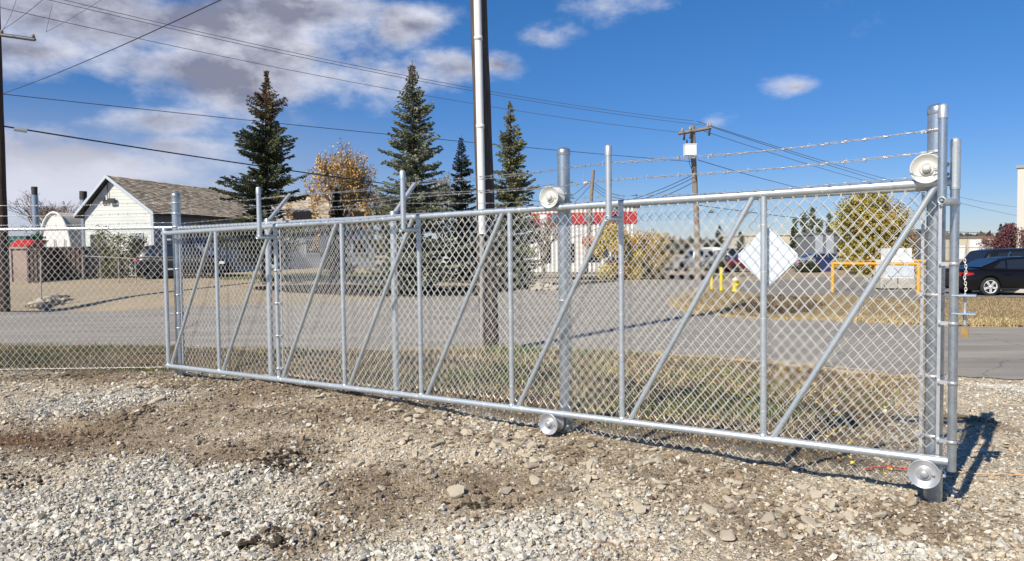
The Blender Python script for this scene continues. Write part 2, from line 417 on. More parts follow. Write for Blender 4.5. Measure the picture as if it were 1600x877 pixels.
def build_ground():
    def axis(a, b, st, lo, hi, g):
        c = list(np.arange(a, b, st)); x = b; d = st
        while x < hi: c.append(x); d *= g; x += d
        c.append(hi); x = a; d = st; l = []
        while x > lo: d *= g; x -= d; l.append(x)
        return np.array(l[::-1] + c)
    xs = axis(-7.4, 7.4, .04, -1500, 1500, 1.09); ys = axis(3.0, 10.6, .035, -60, 3000, 1.045)
    X, Y = np.meshgrid(xs, ys); Z = height(X, Y)
    V = np.stack([X, Y, Z], -1).reshape(-1, 3); ny, nx = X.shape
    i = (np.arange(ny - 1)[:, None] * nx + np.arange(nx - 1)[None]).ravel()
    Fc = np.stack([i, i + 1, i + nx + 1, i + nx], 1)
    d, g = ground_masks(X.ravel(), Y.ravel()); vg = verge_mask(X.ravel(), Y.ravel())
    far = (Y.ravel() > road_near_y(X.ravel()) + 1)
    light = np.array([.54, .47, .355]); dirt = np.array([.29, .225, .155]); grav = np.array([.40, .37, .305]); verge = np.array([.19, .145, .09]); lot = np.array([.42, .345, .24])  # gravel bed darkened: shade in the gaps between stones is in its colour
    n = np.clip(.5 + 1.3 * fbm(X.ravel() * 3, Y.ravel() * 3, 4, 77.), 0, 1)[:, None]
    c = light * (1 - g[:, None]) + grav * g[:, None]
    c = c * (1 - d[:, None]) + dirt * d[:, None]
    c = c * (1 - vg[:, None]) + verge * vg[:, None]
    red = patch(X.ravel(), Y.ravel(), 20, 688, 110, 14)[:, None]; c = c * (1 - .7 * red) + np.array([.17, .09, .05]) * .7 * red
    c = np.where(far[:, None], lot * (.85 + .3 * n), c * (.8 + .4 * n))
    m = bpy.data.materials.new('soil_and_gravel'); m.use_nodes = True; t = NT(m.node_tree)
    p = t.n('ShaderNodeBsdfPrincipled'); o = t.n('ShaderNodeOutputMaterial'); t.l(p.outputs[0], o.inputs[0])
    a = t.n('ShaderNodeAttribute'); a.attribute_name = 'tint'; tc = t.n('ShaderNodeTexCoord'); v = tc.outputs['Object']
    n1 = t.noise(v, 70, 5, .7); n2 = t.noise(v, 9, 6, .65)
    vo = t.n('ShaderNodeTexVoronoi'); vo.inputs['Scale'].default_value = 85; t.l(v, vo.inputs['Vector'])
    sp = t.n('ShaderNodeSeparateXYZ'); t.l(vo.outputs['Color'], sp.inputs[0])
    f = t.m('ADD', t.m('MULTIPLY', n1, .55), t.m('MULTIPLY', sp.outputs[0], .45)); f = t.ss(f, .25, .75)
    c1 = t.mix(1.0, a.outputs[0], t.mix(f, (.62, .61, .60), (1.35, 1.34, 1.3)), 'MULTIPLY')
    c1 = t.mix(1.0, c1, t.mix(t.ss(n2, .35, .65), (.85, .85, .85), (1.1, 1.1, 1.1)), 'MULTIPLY')
    t.l(c1, p.inputs['Base Color']); p.inputs['Roughness'].default_value = .97; p.inputs['Specular IOR Level'].default_value = .1
    b = t.n('ShaderNodeBump'); b.inputs['Strength'].default_value = 1.0; b.inputs['Distance'].default_value = .012
    t.l(t.m('ADD', n1, t.m('MULTIPLY', vo.outputs['Distance'], -.8)), b.inputs['Height']); t.l(b.outputs[0], p.inputs['Normal'])
    npmesh('ground', V, Fc, m, smooth=True, tint=c, kind='structure')
build_ground()

def sheet(name, pts_px=None, m=None, lift=.006, pts=None, sub=1.0):
    """a ground sheet from outline points, draped over the terrain"""
    import bmesh
    P = pts if pts is not None else [gp(*q) for q in pts_px]
    bm = bmesh.new(); vs = [bm.verts.new((p[0], p[1], 0)) for p in P]; bm.faces.new(vs)
    xs = [p[0] for p in P]; ys = [p[1] for p in P]
    def cuts(a, b, base):
        out = []; x = a + base
        while x < b: out.append(x); x += base
        return out
    for x in cuts(min(xs), max(xs), sub):
        bmesh.ops.bisect_plane(bm, geom=bm.verts[:] + bm.edges[:] + bm.faces[:], plane_co=(x, 0, 0), plane_no=(1, 0, 0))
    for y in cuts(min(ys), max(ys), sub):
        bmesh.ops.bisect_plane(bm, geom=bm.verts[:] + bm.edges[:] + bm.faces[:], plane_co=(0, y, 0), plane_no=(0, 1, 0))
    co = np.array([v.co[:] for v in bm.verts]); H = height(co[:, 0], co[:, 1], False)
    for v, h in zip(bm.verts, H): v.co.z = h + lift
    me = bpy.data.meshes.new(name); bm.to_mesh(me); bm.free(); me.materials.append(m)
    for p in me.polygons: p.use_smooth = True
    return tag(link(name, me), kind='structure')
def asphalt(name, c1, c2):
    m = bpy.data.materials.new(name); m.use_nodes = True; t = NT(m.node_tree)
    p = t.n('ShaderNodeBsdfPrincipled'); o = t.n('ShaderNodeOutputMaterial'); t.l(p.outputs[0], o.inputs[0])
    tc = t.n('ShaderNodeTexCoord'); v = tc.outputs['Object']
    n1 = t.noise(v, 120, 3, .7); n2 = t.noise(t.vm('MULTIPLY', v, (.25, 1.2, 1)), 1.3, 6, .6); n3 = t.noise(t.vm('MULTIPLY', v, (.3, 5, 1)), 1.1, 5, .7)
    f = t.m('ADD', t.m('MULTIPLY', n1, .4), t.m('ADD', t.m('MULTIPLY', n2, .35), t.m('MULTIPLY', n3, .3)))
    c = t.mix(t.ss(f, .43, .62), c1, c2)
    # cracks
    vo = t.n('ShaderNodeTexVoronoi', feature='DISTANCE_TO_EDGE'); vo.inputs['Scale'].default_value = .33
    wv = t.vm('ADD', v, t.vm('MULTIPLY', t.noise(v, 2.5, 4, .6, 1), (.5, .5, 0))); t.l(wv, vo.inputs['Vector'])
    cr = t.ss(vo.outputs['Distance'], .0, .006); c = t.mix(t.m('ADD', t.m('MULTIPLY', cr, .5), .5), (.05, .05, .05), c)
    t.l(c, p.inputs['Base Color']); p.inputs['Roughness'].default_value = .85; p.inputs['Specular IOR Level'].default_value = .3
    b = t.n('ShaderNodeBump'); b.inputs['Strength'].default_value = .5; b.inputs['Distance'].default_value = .005
    t.l(n1, b.inputs['Height']); t.l(b.outputs[0], p.inputs['Normal'])
    MATS[name] = m; return m
ASPH = asphalt('worn_asphalt', (.235, .215, .185), (.37, .335, .28))
ASPHD = asphalt('dark_asphalt', (.20, .185, .16), (.30, .275, .235))
LOTG = mat('packed_gravel', (.40, .34, .25), .95, col2=(.30, .25, .18), vscale=1.2, bump=.6, bscale=40, bdist=.02, spec=.1)
DRYG = mat('dry_turf', (.40, .31, .16), .95, col2=(.26, .20, .11), vscale=3.0, bump=1., bscale=25, bdist=.06, spec=.1)
GRNG = mat('green_turf', (.20, .21, .07), .95, col2=(.14, .15, .06), vscale=2.5, bump=1., bscale=25, bdist=.05, spec=.1)
xs_ = [-60, -40, -25, -9.6, -2.5, 2.3, 4.3, 6.0, 7.2, 9.5, 14.7, 25, 40]
near_edge = []
for i in range(len(xs_) - 1):
    for k in range(24):
        x = xs_[i] + (xs_[i + 1] - xs_[i]) * k / 24; near_edge.append((x, float(road_near_y(np.array(x))) + .10 * math.sin(x * 2.1) + .06 * math.sin(x * 5.3) + .05 * math.sin(x * 13.7 + 1), 0))
near_edge.append((40, float(road_near_y(40.)), 0))
far_px = [(1700, 512), (1600, 513), (1440, 511), (1300, 502), (1200, 497), (1120, 493), (1070, 489), (1044, 480), (1040, 466), (1075, 452), (1140, 441), (1100, 438), (1000, 440), (920, 445), (870, 448), (820, 453), (700, 461), (560, 470), (420, 476), (260, 481), (100, 486), (0, 488)]
far_edge = [(60, 9, 0), (30, 14.2, 0)] + [tuple(gp(*q)) for q in far_px] + [(-60, 25.5, 0)]
sheet('road', m=ASPH, pts=near_edge + far_edge, lift=.012, sub=1.5)
sheet('parking_lot', [(1150, 441), (1300, 433), (1600, 436), (2000, 442), (2000, 462), (1600, 466), (1530, 464), (1440, 470), (1300, 460), (1200, 462), (1160, 455)], ASPHD, .014, sub=2)
sheet('grass_island', [(1046, 474), (1110, 452), (1200, 464), (1300, 462), (1440, 472), (1530, 466), (1700, 470), (1700, 510), (1600, 511), (1440, 509), (1200, 495), (1075, 487)], DRYG, .03, sub=.6)
sheet('grass_strip', [(330, 431), (440, 429), (620, 428), (820, 428), (830, 434), (620, 437), (440, 437), (340, 437)], GRNG, .02, sub=2)
MULCH = mat('dark_mulch', (.035, .026, .02), .95, var=.4, vscale=3, bump=1., bscale=20, bdist=.06, spec=.1)
sheet('soil_strip', [(400, 449), (470, 446), (600, 447), (742, 447), (800, 444), (842, 443), (838, 450), (742, 463), (640, 464), (520, 461), (450, 457), (395, 453)], MULCH, .03, sub=1.5)
sheet('soil_strip', [(862, 434), (1000, 431), (1100, 430), (1140, 431), (1100, 438), (1000, 437), (900, 438)], MULCH, .035, sub=2)
sheet('ditch_soil', [(1140, 478), (1170, 467), (1215, 462), (1262, 466), (1290, 478), (1270, 489), (1210, 492), (1160, 489)], mat('brown_ditch_soil', (.10, .075, .055), .95, var=.4, vscale=3, bump=1., bscale=20, bdist=.05, spec=.1), .045, sub=.5)
sheet('back_lot', [(560, 455), (840, 446), (1000, 436), (1140, 436), (1140, 425), (1000, 422), (700, 424), (560, 436)], LOTG, .010, sub=2)

# ------------------------------------------------------------------ rocks
PHI = (1 + 5 ** .5) / 2
ICO = np.array([(-1, PHI, 0), (1, PHI, 0), (-1, -PHI, 0), (1, -PHI, 0), (0, -1, PHI), (0, 1, PHI), (0, -1, -PHI), (0, 1, -PHI), (PHI, 0, -1), (PHI, 0, 1), (-PHI, 0, -1), (-PHI, 0, 1)]) / 1.902
ICOF = np.array([(0, 11, 5), (0, 5, 1), (0, 1, 7), (0, 7, 10), (0, 10, 11), (1, 5, 9), (5, 11, 4), (11, 10, 2), (10, 7, 6), (7, 1, 8), (3, 9, 4), (3, 4, 2), (3, 2, 6), (3, 6, 8), (3, 8, 9), (4, 9, 5), (2, 4, 11), (6, 2, 10), (8, 6, 7), (9, 8, 1)])
OCT = np.array([(1, 0, 0), (-1, 0, 0), (0, 1, 0), (0, -1, 0), (0, 0, 1), (0, 0, -1)], float)
OCTF = np.array([(0, 2, 4), (2, 1, 4), (1, 3, 4), (3, 0, 4), (2, 0, 5), (1, 2, 5), (3, 1, 5), (0, 3, 5)])
def randrot(n):
    q = rng.normal(size=(n, 4)); q /= np.linalg.norm(q, axis=1)[:, None]; w, x, y, z = q.T
    return np.stack([1 - 2 * (y * y + z * z), 2 * (x * y - z * w), 2 * (x * z + y * w), 2 * (x * y + z * w), 1 - 2 * (x * x + z * z), 2 * (y * z - x * w), 2 * (x * z - y * w), 2 * (y * z + x * w), 1 - 2 * (x * x + y * y)], 1).reshape(n, 3, 3)
def rocks(name, P, size, col, shape):
    B, Fb = (ICO, ICOF) if shape == 'ico' else (OCT, OCTF); n = len(P); k = len(B)
    V = B[None] * (1 + rng.uniform(-.35, .35, (n, k, 1))) + rng.normal(0, .17, (n, k, 3))
    V = V * rng.uniform(.40, 1.25, (n, 1, 3)); V = np.einsum('nij,nkj->nki', randrot(n), V)
    V[..., 2] *= .75
    V = V * size[:, None, None] + P[:, None, :]
    Fc = (Fb[None] + (np.arange(n) * k)[:, None, None]).reshape(-1, 3)
    npmesh(name, V.reshape(-1, 3), Fc, ROCKM, tint=np.repeat(col, k, 0), kind='stuff')
def scatter(n, py0=520, py1=900, power=1.0):
    """random ground points in front of the gate, denser where the picture needs them"""
    Y = 3.3 + (11.0 - 3.3) * rng.random(n) ** power; X = (rng.random(n) * 2 - 1) * (Y * .74 + .35)
    return X, Y
def gate_t(X, Y):
    t = (X - L2n[0]) * GNn[0] + (Y - L2n[1]) * GNn[1]; return np.where(X < L2n[0], 9.75 - Y, t)
def gravel_field():
    # (count, size range, shape)
    for name, n, s0, s1, shp, dd in (('fine_gravel', 130000, .006, .012, 'oct', .75), ('coarse_gravel', 110000, .010, .022, 'oct', .6), ('crushed_rock', 52000, .014, .032, 'ico', .6)):
        X, Y = scatter(n, power=1.25)
        d, g = ground_masks(X, Y); v = verge_mask(X, Y); t = gate_t(X, Y)
        clump = np.clip(.55 + 1.6 * fbm(X * 2.3, Y * 2.3, 3, 90.), 0.05, 1)
        berm = np.exp(-((t - .35) / .55) ** 2)
        if shp == 'ico': prob = (.16 + .75 * g + .7 * berm) * (1 - .75 * d) * clump
        else: prob = (.45 + .75 * g + .4 * berm) * (1 - dd * d) * (.4 + .6 * clump)
        keep = (rng.random(n) < prob * (1 - .93 * v)) & (Y < road_near_y(X) - .1 + .25 * rng.random(n))
        X, Y, d, g = X[keep], Y[keep], d[keep], g[keep]; n = len(X)
        sz = s0 + (s1 - s0) * rng.random(n) ** 2.0
        Z = height(X, Y) + sz * rng.uniform(.0, .65, n)
        base = np.where(rng.random(n)[:, None] < (.35 + .5 * g)[:, None], np.array([.68, .645, .55]), np.array([.60, .51, .38]))
        brown = rng.random(n)[:, None] < (d * .85)[:, None]; base = np.where(brown, np.array([.33, .26, .18]), base)
        grey = rng.random(n)[:, None] < .05; base = np.where(grey, np.array([.34, .33, .30]), base)
        col = base * rng.uniform(.72, 1.18, (n, 1))
        o = rocks(name, np.stack([X, Y, Z], 1), sz, col, shp)
gravel_field()
def dirt_lumps():
    n = 90000; X, Y = scatter(n, power=1.25); d, g = ground_masks(X, Y); v = verge_mask(X, Y)
    cl = np.clip(.35 + 2.2 * fbm(X * 3.3, Y * 3.3, 3, 190.), 0.03, 1)
    k = (rng.random(n) < d * cl * (1 - v) * .9) & (Y < road_near_y(X) - .3); X, Y = X[k], Y[k]; n = len(X)
    sz = .007 + .026 * rng.random(n) ** 3.0; Z = height(X, Y) + sz * .2
    col = np.where(rng.random(n)[:, None] < .7, np.array([.22, .17, .12]), np.array([.35, .28, .19])) * rng.uniform(.7, 1.15, (n, 1))
    rocks('soil_crumbs', np.stack([X, Y, Z], 1), sz, col, 'ico')
dirt_lumps()

def single_rock_mesh(seed, sub=2, jag=.22):
    import bmesh
    r = random.Random(seed); bm = bmesh.new(); bmesh.ops.create_icosphere(bm, subdivisions=sub, radius=1)
    tw = Vector((r.uniform(-.35, .35), r.uniform(-.35, .35), 0))
    dirs = [Vector((r.gauss(0, 1), r.gauss(0, 1), r.gauss(0, 1))).normalized() for _ in range(15)]; offs = [r.uniform(.30, .72) for _ in dirs]
    sc = Vector((r.uniform(.8, 1.15), r.uniform(.6, .95), r.uniform(.45, .75)))
    for v in bm.verts:
        p = v.co.copy()
        for d, o in zip(dirs, offs):
            k = p.dot(d)
            if k > o: p -= d * (k - o)
        p *= (1 + r.uniform(-jag, jag) * .30) * 1.25
        v.co = Vector((p.x * sc.x + tw.x * p.z, p.y * sc.y + tw.y * p.x, p.z * sc.z + tw.x * p.x * .5))
    me = bpy.data.meshes.new('stone'); bm.to_mesh(me); bm.free(); return me
stone_meshes = [single_rock_mesh(i) for i in range(8)]; clod_meshes = [single_rock_mesh(50 + i, 2, .9) for i in range(5)]
for me in stone_meshes: me.materials.append(ROCK1)
for me in clod_meshes: me.materials.append(CLODM); me.name = 'soil_clod'
def put_rock(mesh, p, size, name, label, cat, group=None):
    o = bpy.data.objects.new(name, mesh); COL.objects.link(o)
    o.location = (p.x, p.y, hz(p.x, p.y) + size * .25); o.scale = (size,) * 3; o.rotation_euler = (random.uniform(-.3, .3), random.uniform(-.3, .3), random.uniform(0, 6.28))
    return tag(o, label, cat, group)
# particular stones first
for (px, py, rpx, lab) in [(1372, 822, 17, 'pale round-topped stone lying alone in front of the lower right roller'), (1450 + 128, 795, 10, 'small tan stone alone in the grey gravel right of the gate end'),
                           (836, 755, 16, 'blocky tan stone beside dry grass stems, front of the middle gate post'), (670, 741, 14, 'pale stone on dark soil in the middle of the foreground'),
                           (245, 626, 14, 'larger pale rock in front of the left gate post'), (1100 + 10, 838, 15, 'bluish flat stone near the bottom edge right of centre'),
                           (1138, 842, 22, 'wide brown stone beside the bluish flat stone'), (80, 628, 12, 'rounded rock in the rubble before the left fence'),
                           (630, 690, 16, 'flat pale stone below the fourth gate upright'), (60, 815, 18, 'cream rounded stone low in the left foreground'), (500, 758, 20, 'yellowish clay lump at the edge of the white gravel'),
                           (715, 775, 26, 'long tan clay lump in dark soil left of centre'), (330, 695, 11, 'reddish flat stone on brown soil left foreground'), (1325, 780, 14, 'tan stone half sunk in soil left of the round-topped stone')]:
    p = gp(px, py); put_rock(random.choice(stone_meshes), p, rpx * .78 * p.y / F, 'stone', lab, 'stone')
k = 0
while k < 170:   # bank of broken rock along the gate foot
    s = random.uniform(-3.0, 9.2) if random.random() < .4 else random.uniform(4.2, 8.8); t = abs(random.gauss(.35, .45)); 
    if s < 0: x = L2.x + s; y = 9.6 - t
    else: p = G(s, 0, t); x, y = p.x, p.y
    d = float(ground_masks(np.array([x]), np.array([y]))[0][0])
    if random.random() < d * .7: continue
    put_rock(random.choice(stone_meshes), Vector((x, y, 0)), random.uniform(.03, .07), 'stone', 'broken tan stone in the rubble bank along the foot of the gate', 'stone', 'broken stones along the gate foot'); k += 1
for k in range(60):
    x, y = [float(q[0]) for q in scatter(1)]
    if float(verge_mask(np.array([x]), np.array([y]))[0]) > .2 or y > 8: continue
    put_rock(random.choice(stone_meshes), Vector((x, y, 0)), random.uniform(.018, .04), 'stone', 'stray pale stone scattered on the foreground soil and gravel', 'stone', 'stray stones in the foreground')
def clods(px, py, n, rx, ry, label, group, s0=.02, s1=.05):
    for k in range(n):
        p = gp(px + random.gauss(0, rx), py + random.gauss(0, ry)); put_rock(random.choice(clod_meshes), p, random.uniform(s0, s1), 'soil_clod', label, 'soil clod', group)
clods(440, 722, 70, 28, 9, 'dark soil clod in the small heap left of centre', 'clods of the dark soil heap', .016, .036)
clods(745, 785, 24, 40, 8, 'brown soil clod beside the long tan clay lump', 'clods by the clay lump', .014, .03)
clods(410, 850, 24, 30, 12, 'dark soil clod at the bottom edge among white gravel', 'clods at the bottom edge', .02, .04)
clods(280, 815, 14, 22, 9, 'grey clod in the loose gravel of the lower left', 'clods in the lower left gravel', .014, .03)
clods(30, 750, 24, 35, 10, 'dark clod in the rut at the left edge', 'clods in the left rut', .018, .035)
# rock piles across the road
def pile(px0, py0, px1, py1, n, label, group, s0, s1, spread=5, rowh=3):
    for k in range(n):
        f = random.random(); p = gp(px0 + (px1 - px0) * f + random.gauss(0, spread), py0 + (py1 - py0) * f + random.gauss(0, spread * .3))
        o = put_rock(random.choice(stone_meshes), p, random.uniform(s0, s1), 'stone', label, 'stone', group); o.location.z += random.random() * s1 * .8
pile(52, 485, 105, 467, 46, 'pale riprap stone in the pile across the road by the thin marker post', 'riprap stones by the ditch', .12, .26)
pile(838, 458, 872, 450, 20, 'yellowish riprap stone in the pile beyond the road, behind the middle gate post', 'riprap stones at the side road', .14, .3)

# ------------------------------------------------------------------ grass verge, weeds, leaves
def blades(name, X, Y, h, wd, col, m=GRASSM, lean=.5, z0=None):
    n = len(X); Z = height(X, Y) if z0 is None else z0
    a = rng.random(n) * 6.283; b = rng.random(n) * 6.283; ln = lean * rng.random(n)
    dx, dy = np.cos(a) * wd / 2, np.sin(a) * wd / 2; lx, ly = np.cos(b) * h * ln, np.sin(b) * h * ln; hh = h * np.sqrt(np.clip(1 - ln ** 2 * .8, .1, 1))
    P = np.stack([X, Y, Z - .01], 1)
    v0 = P + np.stack([-dx, -dy, 0 * Z], 1); v1 = P + np.stack([dx, dy, 0 * Z], 1)
    v2 = P + np.stack([lx * .4 + dx * .7, ly * .4 + dy * .7, hh * .6], 1); v3 = P + np.stack([lx * .4 - dx * .7, ly * .4 - dy * .7, hh * .6], 1)
    v4 = P + np.stack([lx, ly, hh], 1)
    V = np.stack([v0, v1, v2, v3, v4], 1).reshape(-1, 3); o = np.arange(n)[:, None] * 5
    Fc = np.concatenate([o + np.array([0, 1, 2]), o + np.array([0, 2, 3]), o + np.array([3, 2, 4])], 0)
    return npmesh(name, V, Fc, m, tint=np.repeat(col, 5, 0), kind='stuff')
def verge_grass():
    n = 230000; Y = 5.0 + rng.random(n) * 10.5; X = (rng.random(n) * 2 - 1) * (Y * .74 + 1)
    v = verge_mask(X, Y); gr = np.clip(.5 + 2.4 * fbm(X * .8, Y * .8, 4, 123.), 0, 1)
    de = road_near_y(X) - Y
    dens = np.clip(.45 + 1.5 * fbm(X * 1.5, Y * 1.5, 3, 140.), .1, 1)
    k = rng.random(n) < v * dens; X, Y, gr, de = X[k], Y[k], gr[k], de[k]; n = len(X)
    green = rng.random(n) < np.clip(gr - .22, 0, 1) * 1.1 * sst(de, .4, 1.6)
    h = np.where(green, rng.uniform(.03, .09, n), rng.uniform(.03, .13, n)) * (.6 + .8 * gr); w = np.where(green, rng.uniform(.006, .014, n), rng.uniform(.003, .007, n))
    straw = np.array([.80, .63, .37]); brn = np.array([.48, .35, .20]); grn = np.array([.15, .21, .07])
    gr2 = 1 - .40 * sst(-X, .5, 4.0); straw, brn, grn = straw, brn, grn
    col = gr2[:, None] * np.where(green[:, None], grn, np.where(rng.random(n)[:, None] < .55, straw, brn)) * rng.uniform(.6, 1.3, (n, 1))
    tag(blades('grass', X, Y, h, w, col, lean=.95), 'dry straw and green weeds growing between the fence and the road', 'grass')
verge_grass()
def island_grass():
    pts = []
    n = 60000; Y = 15 + rng.random(n) * 14; X = 4 + rng.random(n) * (Y * .75 - 2)
    px = 800 + F * X / Y; d = CAMZ - RZ; py = 391 - .0122 * (px - 800) + F * d / Y
    up = np.interp(px, [1046, 1110, 1200, 1300, 1440, 1530, 1700], [474, 453, 465, 463, 473, 467, 471]); lo = np.interp(px, [1046, 1075, 1200, 1440, 1600, 1700], [476, 487, 495, 509, 511, 511])
    k = (py > up) & (py < lo + 1.5) & (px > 1046); X, Y, py, lo = X[k], Y[k], py[k], lo[k]; n = len(X)
    h = rng.uniform(.05, .14, n); w = rng.uniform(.012, .03, n)
    edge = (lo - py) < 10
    col = np.where(edge[:, None], np.array([.52, .40, .20]), np.array([.38, .29, .165])) * rng.uniform(.65, 1.25, (n, 1))
    tag(blades('dry_grass', X, Y, h, w, col, lean=.9), 'straw coloured dry grass on the island across the road', 'grass')
island_grass()
def debris():
    for (px, py, rx, ry, n, c) in [(20, 690, 80, 9, 2600, (.26, .14, .07)), (110, 670, 60, 10, 900, (.50, .36, .18)), (955, 862, 35, 12, 1300, (.38, .22, .11)), (860, 750, 50, 10, 300, (.50, .36, .18)), (250, 598, 22, 9, 900, (.50, .38, .2)), (330, 600, 50, 6, 900, (.10, .13, .05)), (600, 690, 120, 25, 160, (.50, .38, .2)),(130,598,130,5,1500,(.35,.22,.12))]:
        P = [gp(px + rng.normal() * rx * .5, py + rng.normal() * ry * .5) for _ in range(40)]
        P = np.array([(p.x, p.y) for p in P]); i = rng.integers(0, 40, n); r = .12
        X = P[i, 0] + rng.normal(0, r, n); Y = P[i, 1] + rng.normal(0, r, n)
        col = np.array(c) * rng.uniform(.6, 1.4, (n, 1))
        tag(blades('straw', X, Y, rng.uniform(.02, .06, n), rng.uniform(.0015, .003, n), col, lean=1.0), 'scattered stalks and straw lying on the ground', 'straw')
debris()
def fallen_leaves():
    n = 5000; Y = 5.3 + rng.random(n) * 8.5; X = (rng.random(n) * 2 - 1) * (Y * .74)
    v = verge_mask(X, Y); s = (X - L2n[0]) * GDn[0] + (Y - L2n[1]) * GDn[1]
    k = rng.random(n) < v * np.clip(.15 + .85 * sst(s, 3.0, 6.5), 0, 1); X, Y = X[k], Y[k]; n = len(X)
    Z = height(X, Y) + rng.uniform(.015, .07, n); R = randrot(n); R2m = R
    base = np.array([(-.5, 0, 0), (0, -.38, .05), (.5, 0, .12), (0, .38, .05)])
    sz = rng.uniform(.03, .06, n)
    V = np.einsum('nij,kj->nki', R2m, base) * sz[:, None, None]; V[..., 2] *= .5; V = V + np.stack([X, Y, Z], 1)[:, None]
    Fc = (np.array([[0, 1, 2], [0, 2, 3]])[None] + (np.arange(n) * 4)[:, None, None]).reshape(-1, 3)
    col = np.where(rng.random(n)[:, None] < .7, np.array([.62, .46, .10]), np.array([.50, .25, .09])) * rng.uniform(.75, 1.2, (n, 1))
    o = npmesh('fallen_leaves', V.reshape(-1, 3), Fc, LEAF, tint=np.repeat(col, 4, 0), kind='stuff')
    tag(o, 'yellow fallen leaves caught in the grass behind the fence', 'leaves')
fallen_leaves()

# ------------------------------------------------------------------ chain link
def chain_link(name, P0, P1, zb0, zb1, zt0, zt1, parent, r=.0023, cell=.080, barbs=True):
    """woven mesh between two plan points; each picket is a zigzag wire"""
    P0 = np.array([P0[0], P0[1]]); P1 = np.array([P1[0], P1[1]]); L = np.linalg.norm(P1 - P0); d = (P1 - P0) / L; nrm = np.array([d[1], -d[0]])
    w = cell / 2; wz = w * 1.19; NS = 5; n = int(L / w); Vs = []; Fs = []; o = 0
    for i in range(n):
        s0 = i * w; f = (s0 + w / 2) / L; zb = zb0 + (zb1 - zb0) * f; zt = zt0 + (zt1 - zt0) * f
        q0 = int(math.ceil(zb / wz)); q1 = int(math.floor(zt / wz)); K = q1 - q0 + 1; q = np.arange(q0, q1 + 1)
        side = (q + i) % 2; s = s0 + side * w; z = q * wz; dep = np.where(q % 2 == 0, 1, -1) * .0042
        # each bend passes round its neighbour
        s = s + np.where(side == 1, .0015, -.0015) + rng.normal(0, .0009, K); z = z + rng.normal(0, .0012, K)
        if barbs:
            e = side[-1]; s = np.append(s, [s[-1] + (.004 if e else -.004), s[-1] + (.012 if e else -.012)]); z = np.append(z, [z[-1] + .020, z[-1] + .036]); dep = np.append(dep, [dep[-1] * .5, dep[-1] * 2.5])
        C = np.stack([P0[0] + d[0] * s + nrm[0] * dep, P0[1] + d[1] * s + nrm[1] * dep, z], 1); K = len(C)
        ring = np.zeros((K, NS, 3))
        for k in range(NS):
            a = 2 * math.pi * k / NS + .5
            # wire section lies across the wire: sideways in the plane and across it
            ring[:, k, 0] = C[:, 0] + r * (math.cos(a) * d[0] * 1.25 + math.sin(a) * nrm[0]); ring[:, k, 1] = C[:, 1] + r * (math.cos(a) * d[1] * 1.25 + math.sin(a) * nrm[1]); ring[:, k, 2] = C[:, 2]
        Vs.append(ring.reshape(-1, 3)); b = o + np.arange(K - 1)[:, None] * NS
        for k in range(NS): Fs.append(np.concatenate([b + k, b + (k + 1) % NS, b + NS + (k + 1) % NS, b + NS + k], 1))
        o += K * NS
    return npmesh(name, np.concatenate(Vs), np.concatenate(Fs), WIREM, smooth=True, parent=parent, kind='stuff')
def barbed(name, P0, P1, sag, parent, pitch_=.12):
    P0 = Vector(P0); P1 = Vector(P1); L = (P1 - P0).length; d = (P1 - P0).normalized(); sd = d.cross(Vector((0, 0, 1))).normalized(); n = int(L / .022); mb = MB()
    def pos(f): return P0.lerp(P1, f) + Vector((0, 0, -4 * sag * f * (1 - f) + .006 * math.sin(f * L * 3.1)))
    for st in (0, math.pi):
        pts = []
        for i in range(n + 1):
            f = i / n; a = f * L / .07 * math.pi + st; pts.append(pos(f) + (sd * math.cos(a) + Vector((0, 0, 1)) * math.sin(a)) * .0032)
        mb.tube(pts, .0016, 3, False)
    nb = int(L / pitch_)
    for i in range(nb):
        c = pos((i + .5) / nb); a = random.random() * 6.28
        for q in (0, 1.6):
            v = (sd * math.cos(a + q) + Vector((0, 0, 1)) * math.sin(a + q)) * .018 + d * random.uniform(-.006, .006)
            mb.tube([c - v + d * .005 * q, c + v + d * .005 * q], .0017, 3, False)
        mb.tube([c - d * .010, c + d * .010], .0052, 5, False)
    return mb.build(name, BARB, parent, fix=False)

# ------------------------------------------------------------------ sliding gate
zt_ = lambda s: 2.03 + (2.15 - 2.03) * s / GLEN
zb_ = lambda s: .25 + (.36 - .25) * s / GLEN
gate = thing('sliding_gate', 'long galvanised sliding gate of chain link with slanting braces in front of the fence', 'gate', G(0, zb_(0)))
ups = [s_at(p, 470) for p in (259, 340, 433, 536, 656, 798, 971, 1193, 1490)]
ups[0] = 0.02; ups[-1] = GLEN
mb = MB(); mb.tube([G(-.02, zt_(0)), G(GLEN - .02, zt_(GLEN))], .0285, 20); mb.build('top_rail', GALV, gate)
mb = MB(); mb.tube([G(-.02, zb_(0)), G(GLEN - .02, zb_(GLEN))], .0285, 20); mb.build('bottom_rail', GALV, gate)
for i, s in enumerate(ups):
    if i == 8: continue
    r = .027 if i == 0 else .0225; top = zt_(s) + (.055 if i == 0 else -.02)
    mb = MB(); mb.tube([G(s, zb_(s) - .0 if i else zb_(s) - .03), G(s, top)], r, 16)
    if i == 0: mb.lathe(G(s, top), (0, 0, 1), [(-.04, .030), (0, .030), (.012, .026), (.02, .012), (.022, 0)], 16)
    mb.build('upright', GALV, gate)
    # weld collars
    w = MB(); w.lathe(G(s, zb_(s) + .026), (0, 0, 1), [(-.01, .031), (.006, .029), (.014, .024)], 14); o = w.build('weld_bead', GALV, gate)
s = ups[8]; mb = MB(); mb.tube([G(s, zb_(s) - .06), G(s, 2.40)], .0265, 20)
mb.build('end_upright', GALV2, gate)
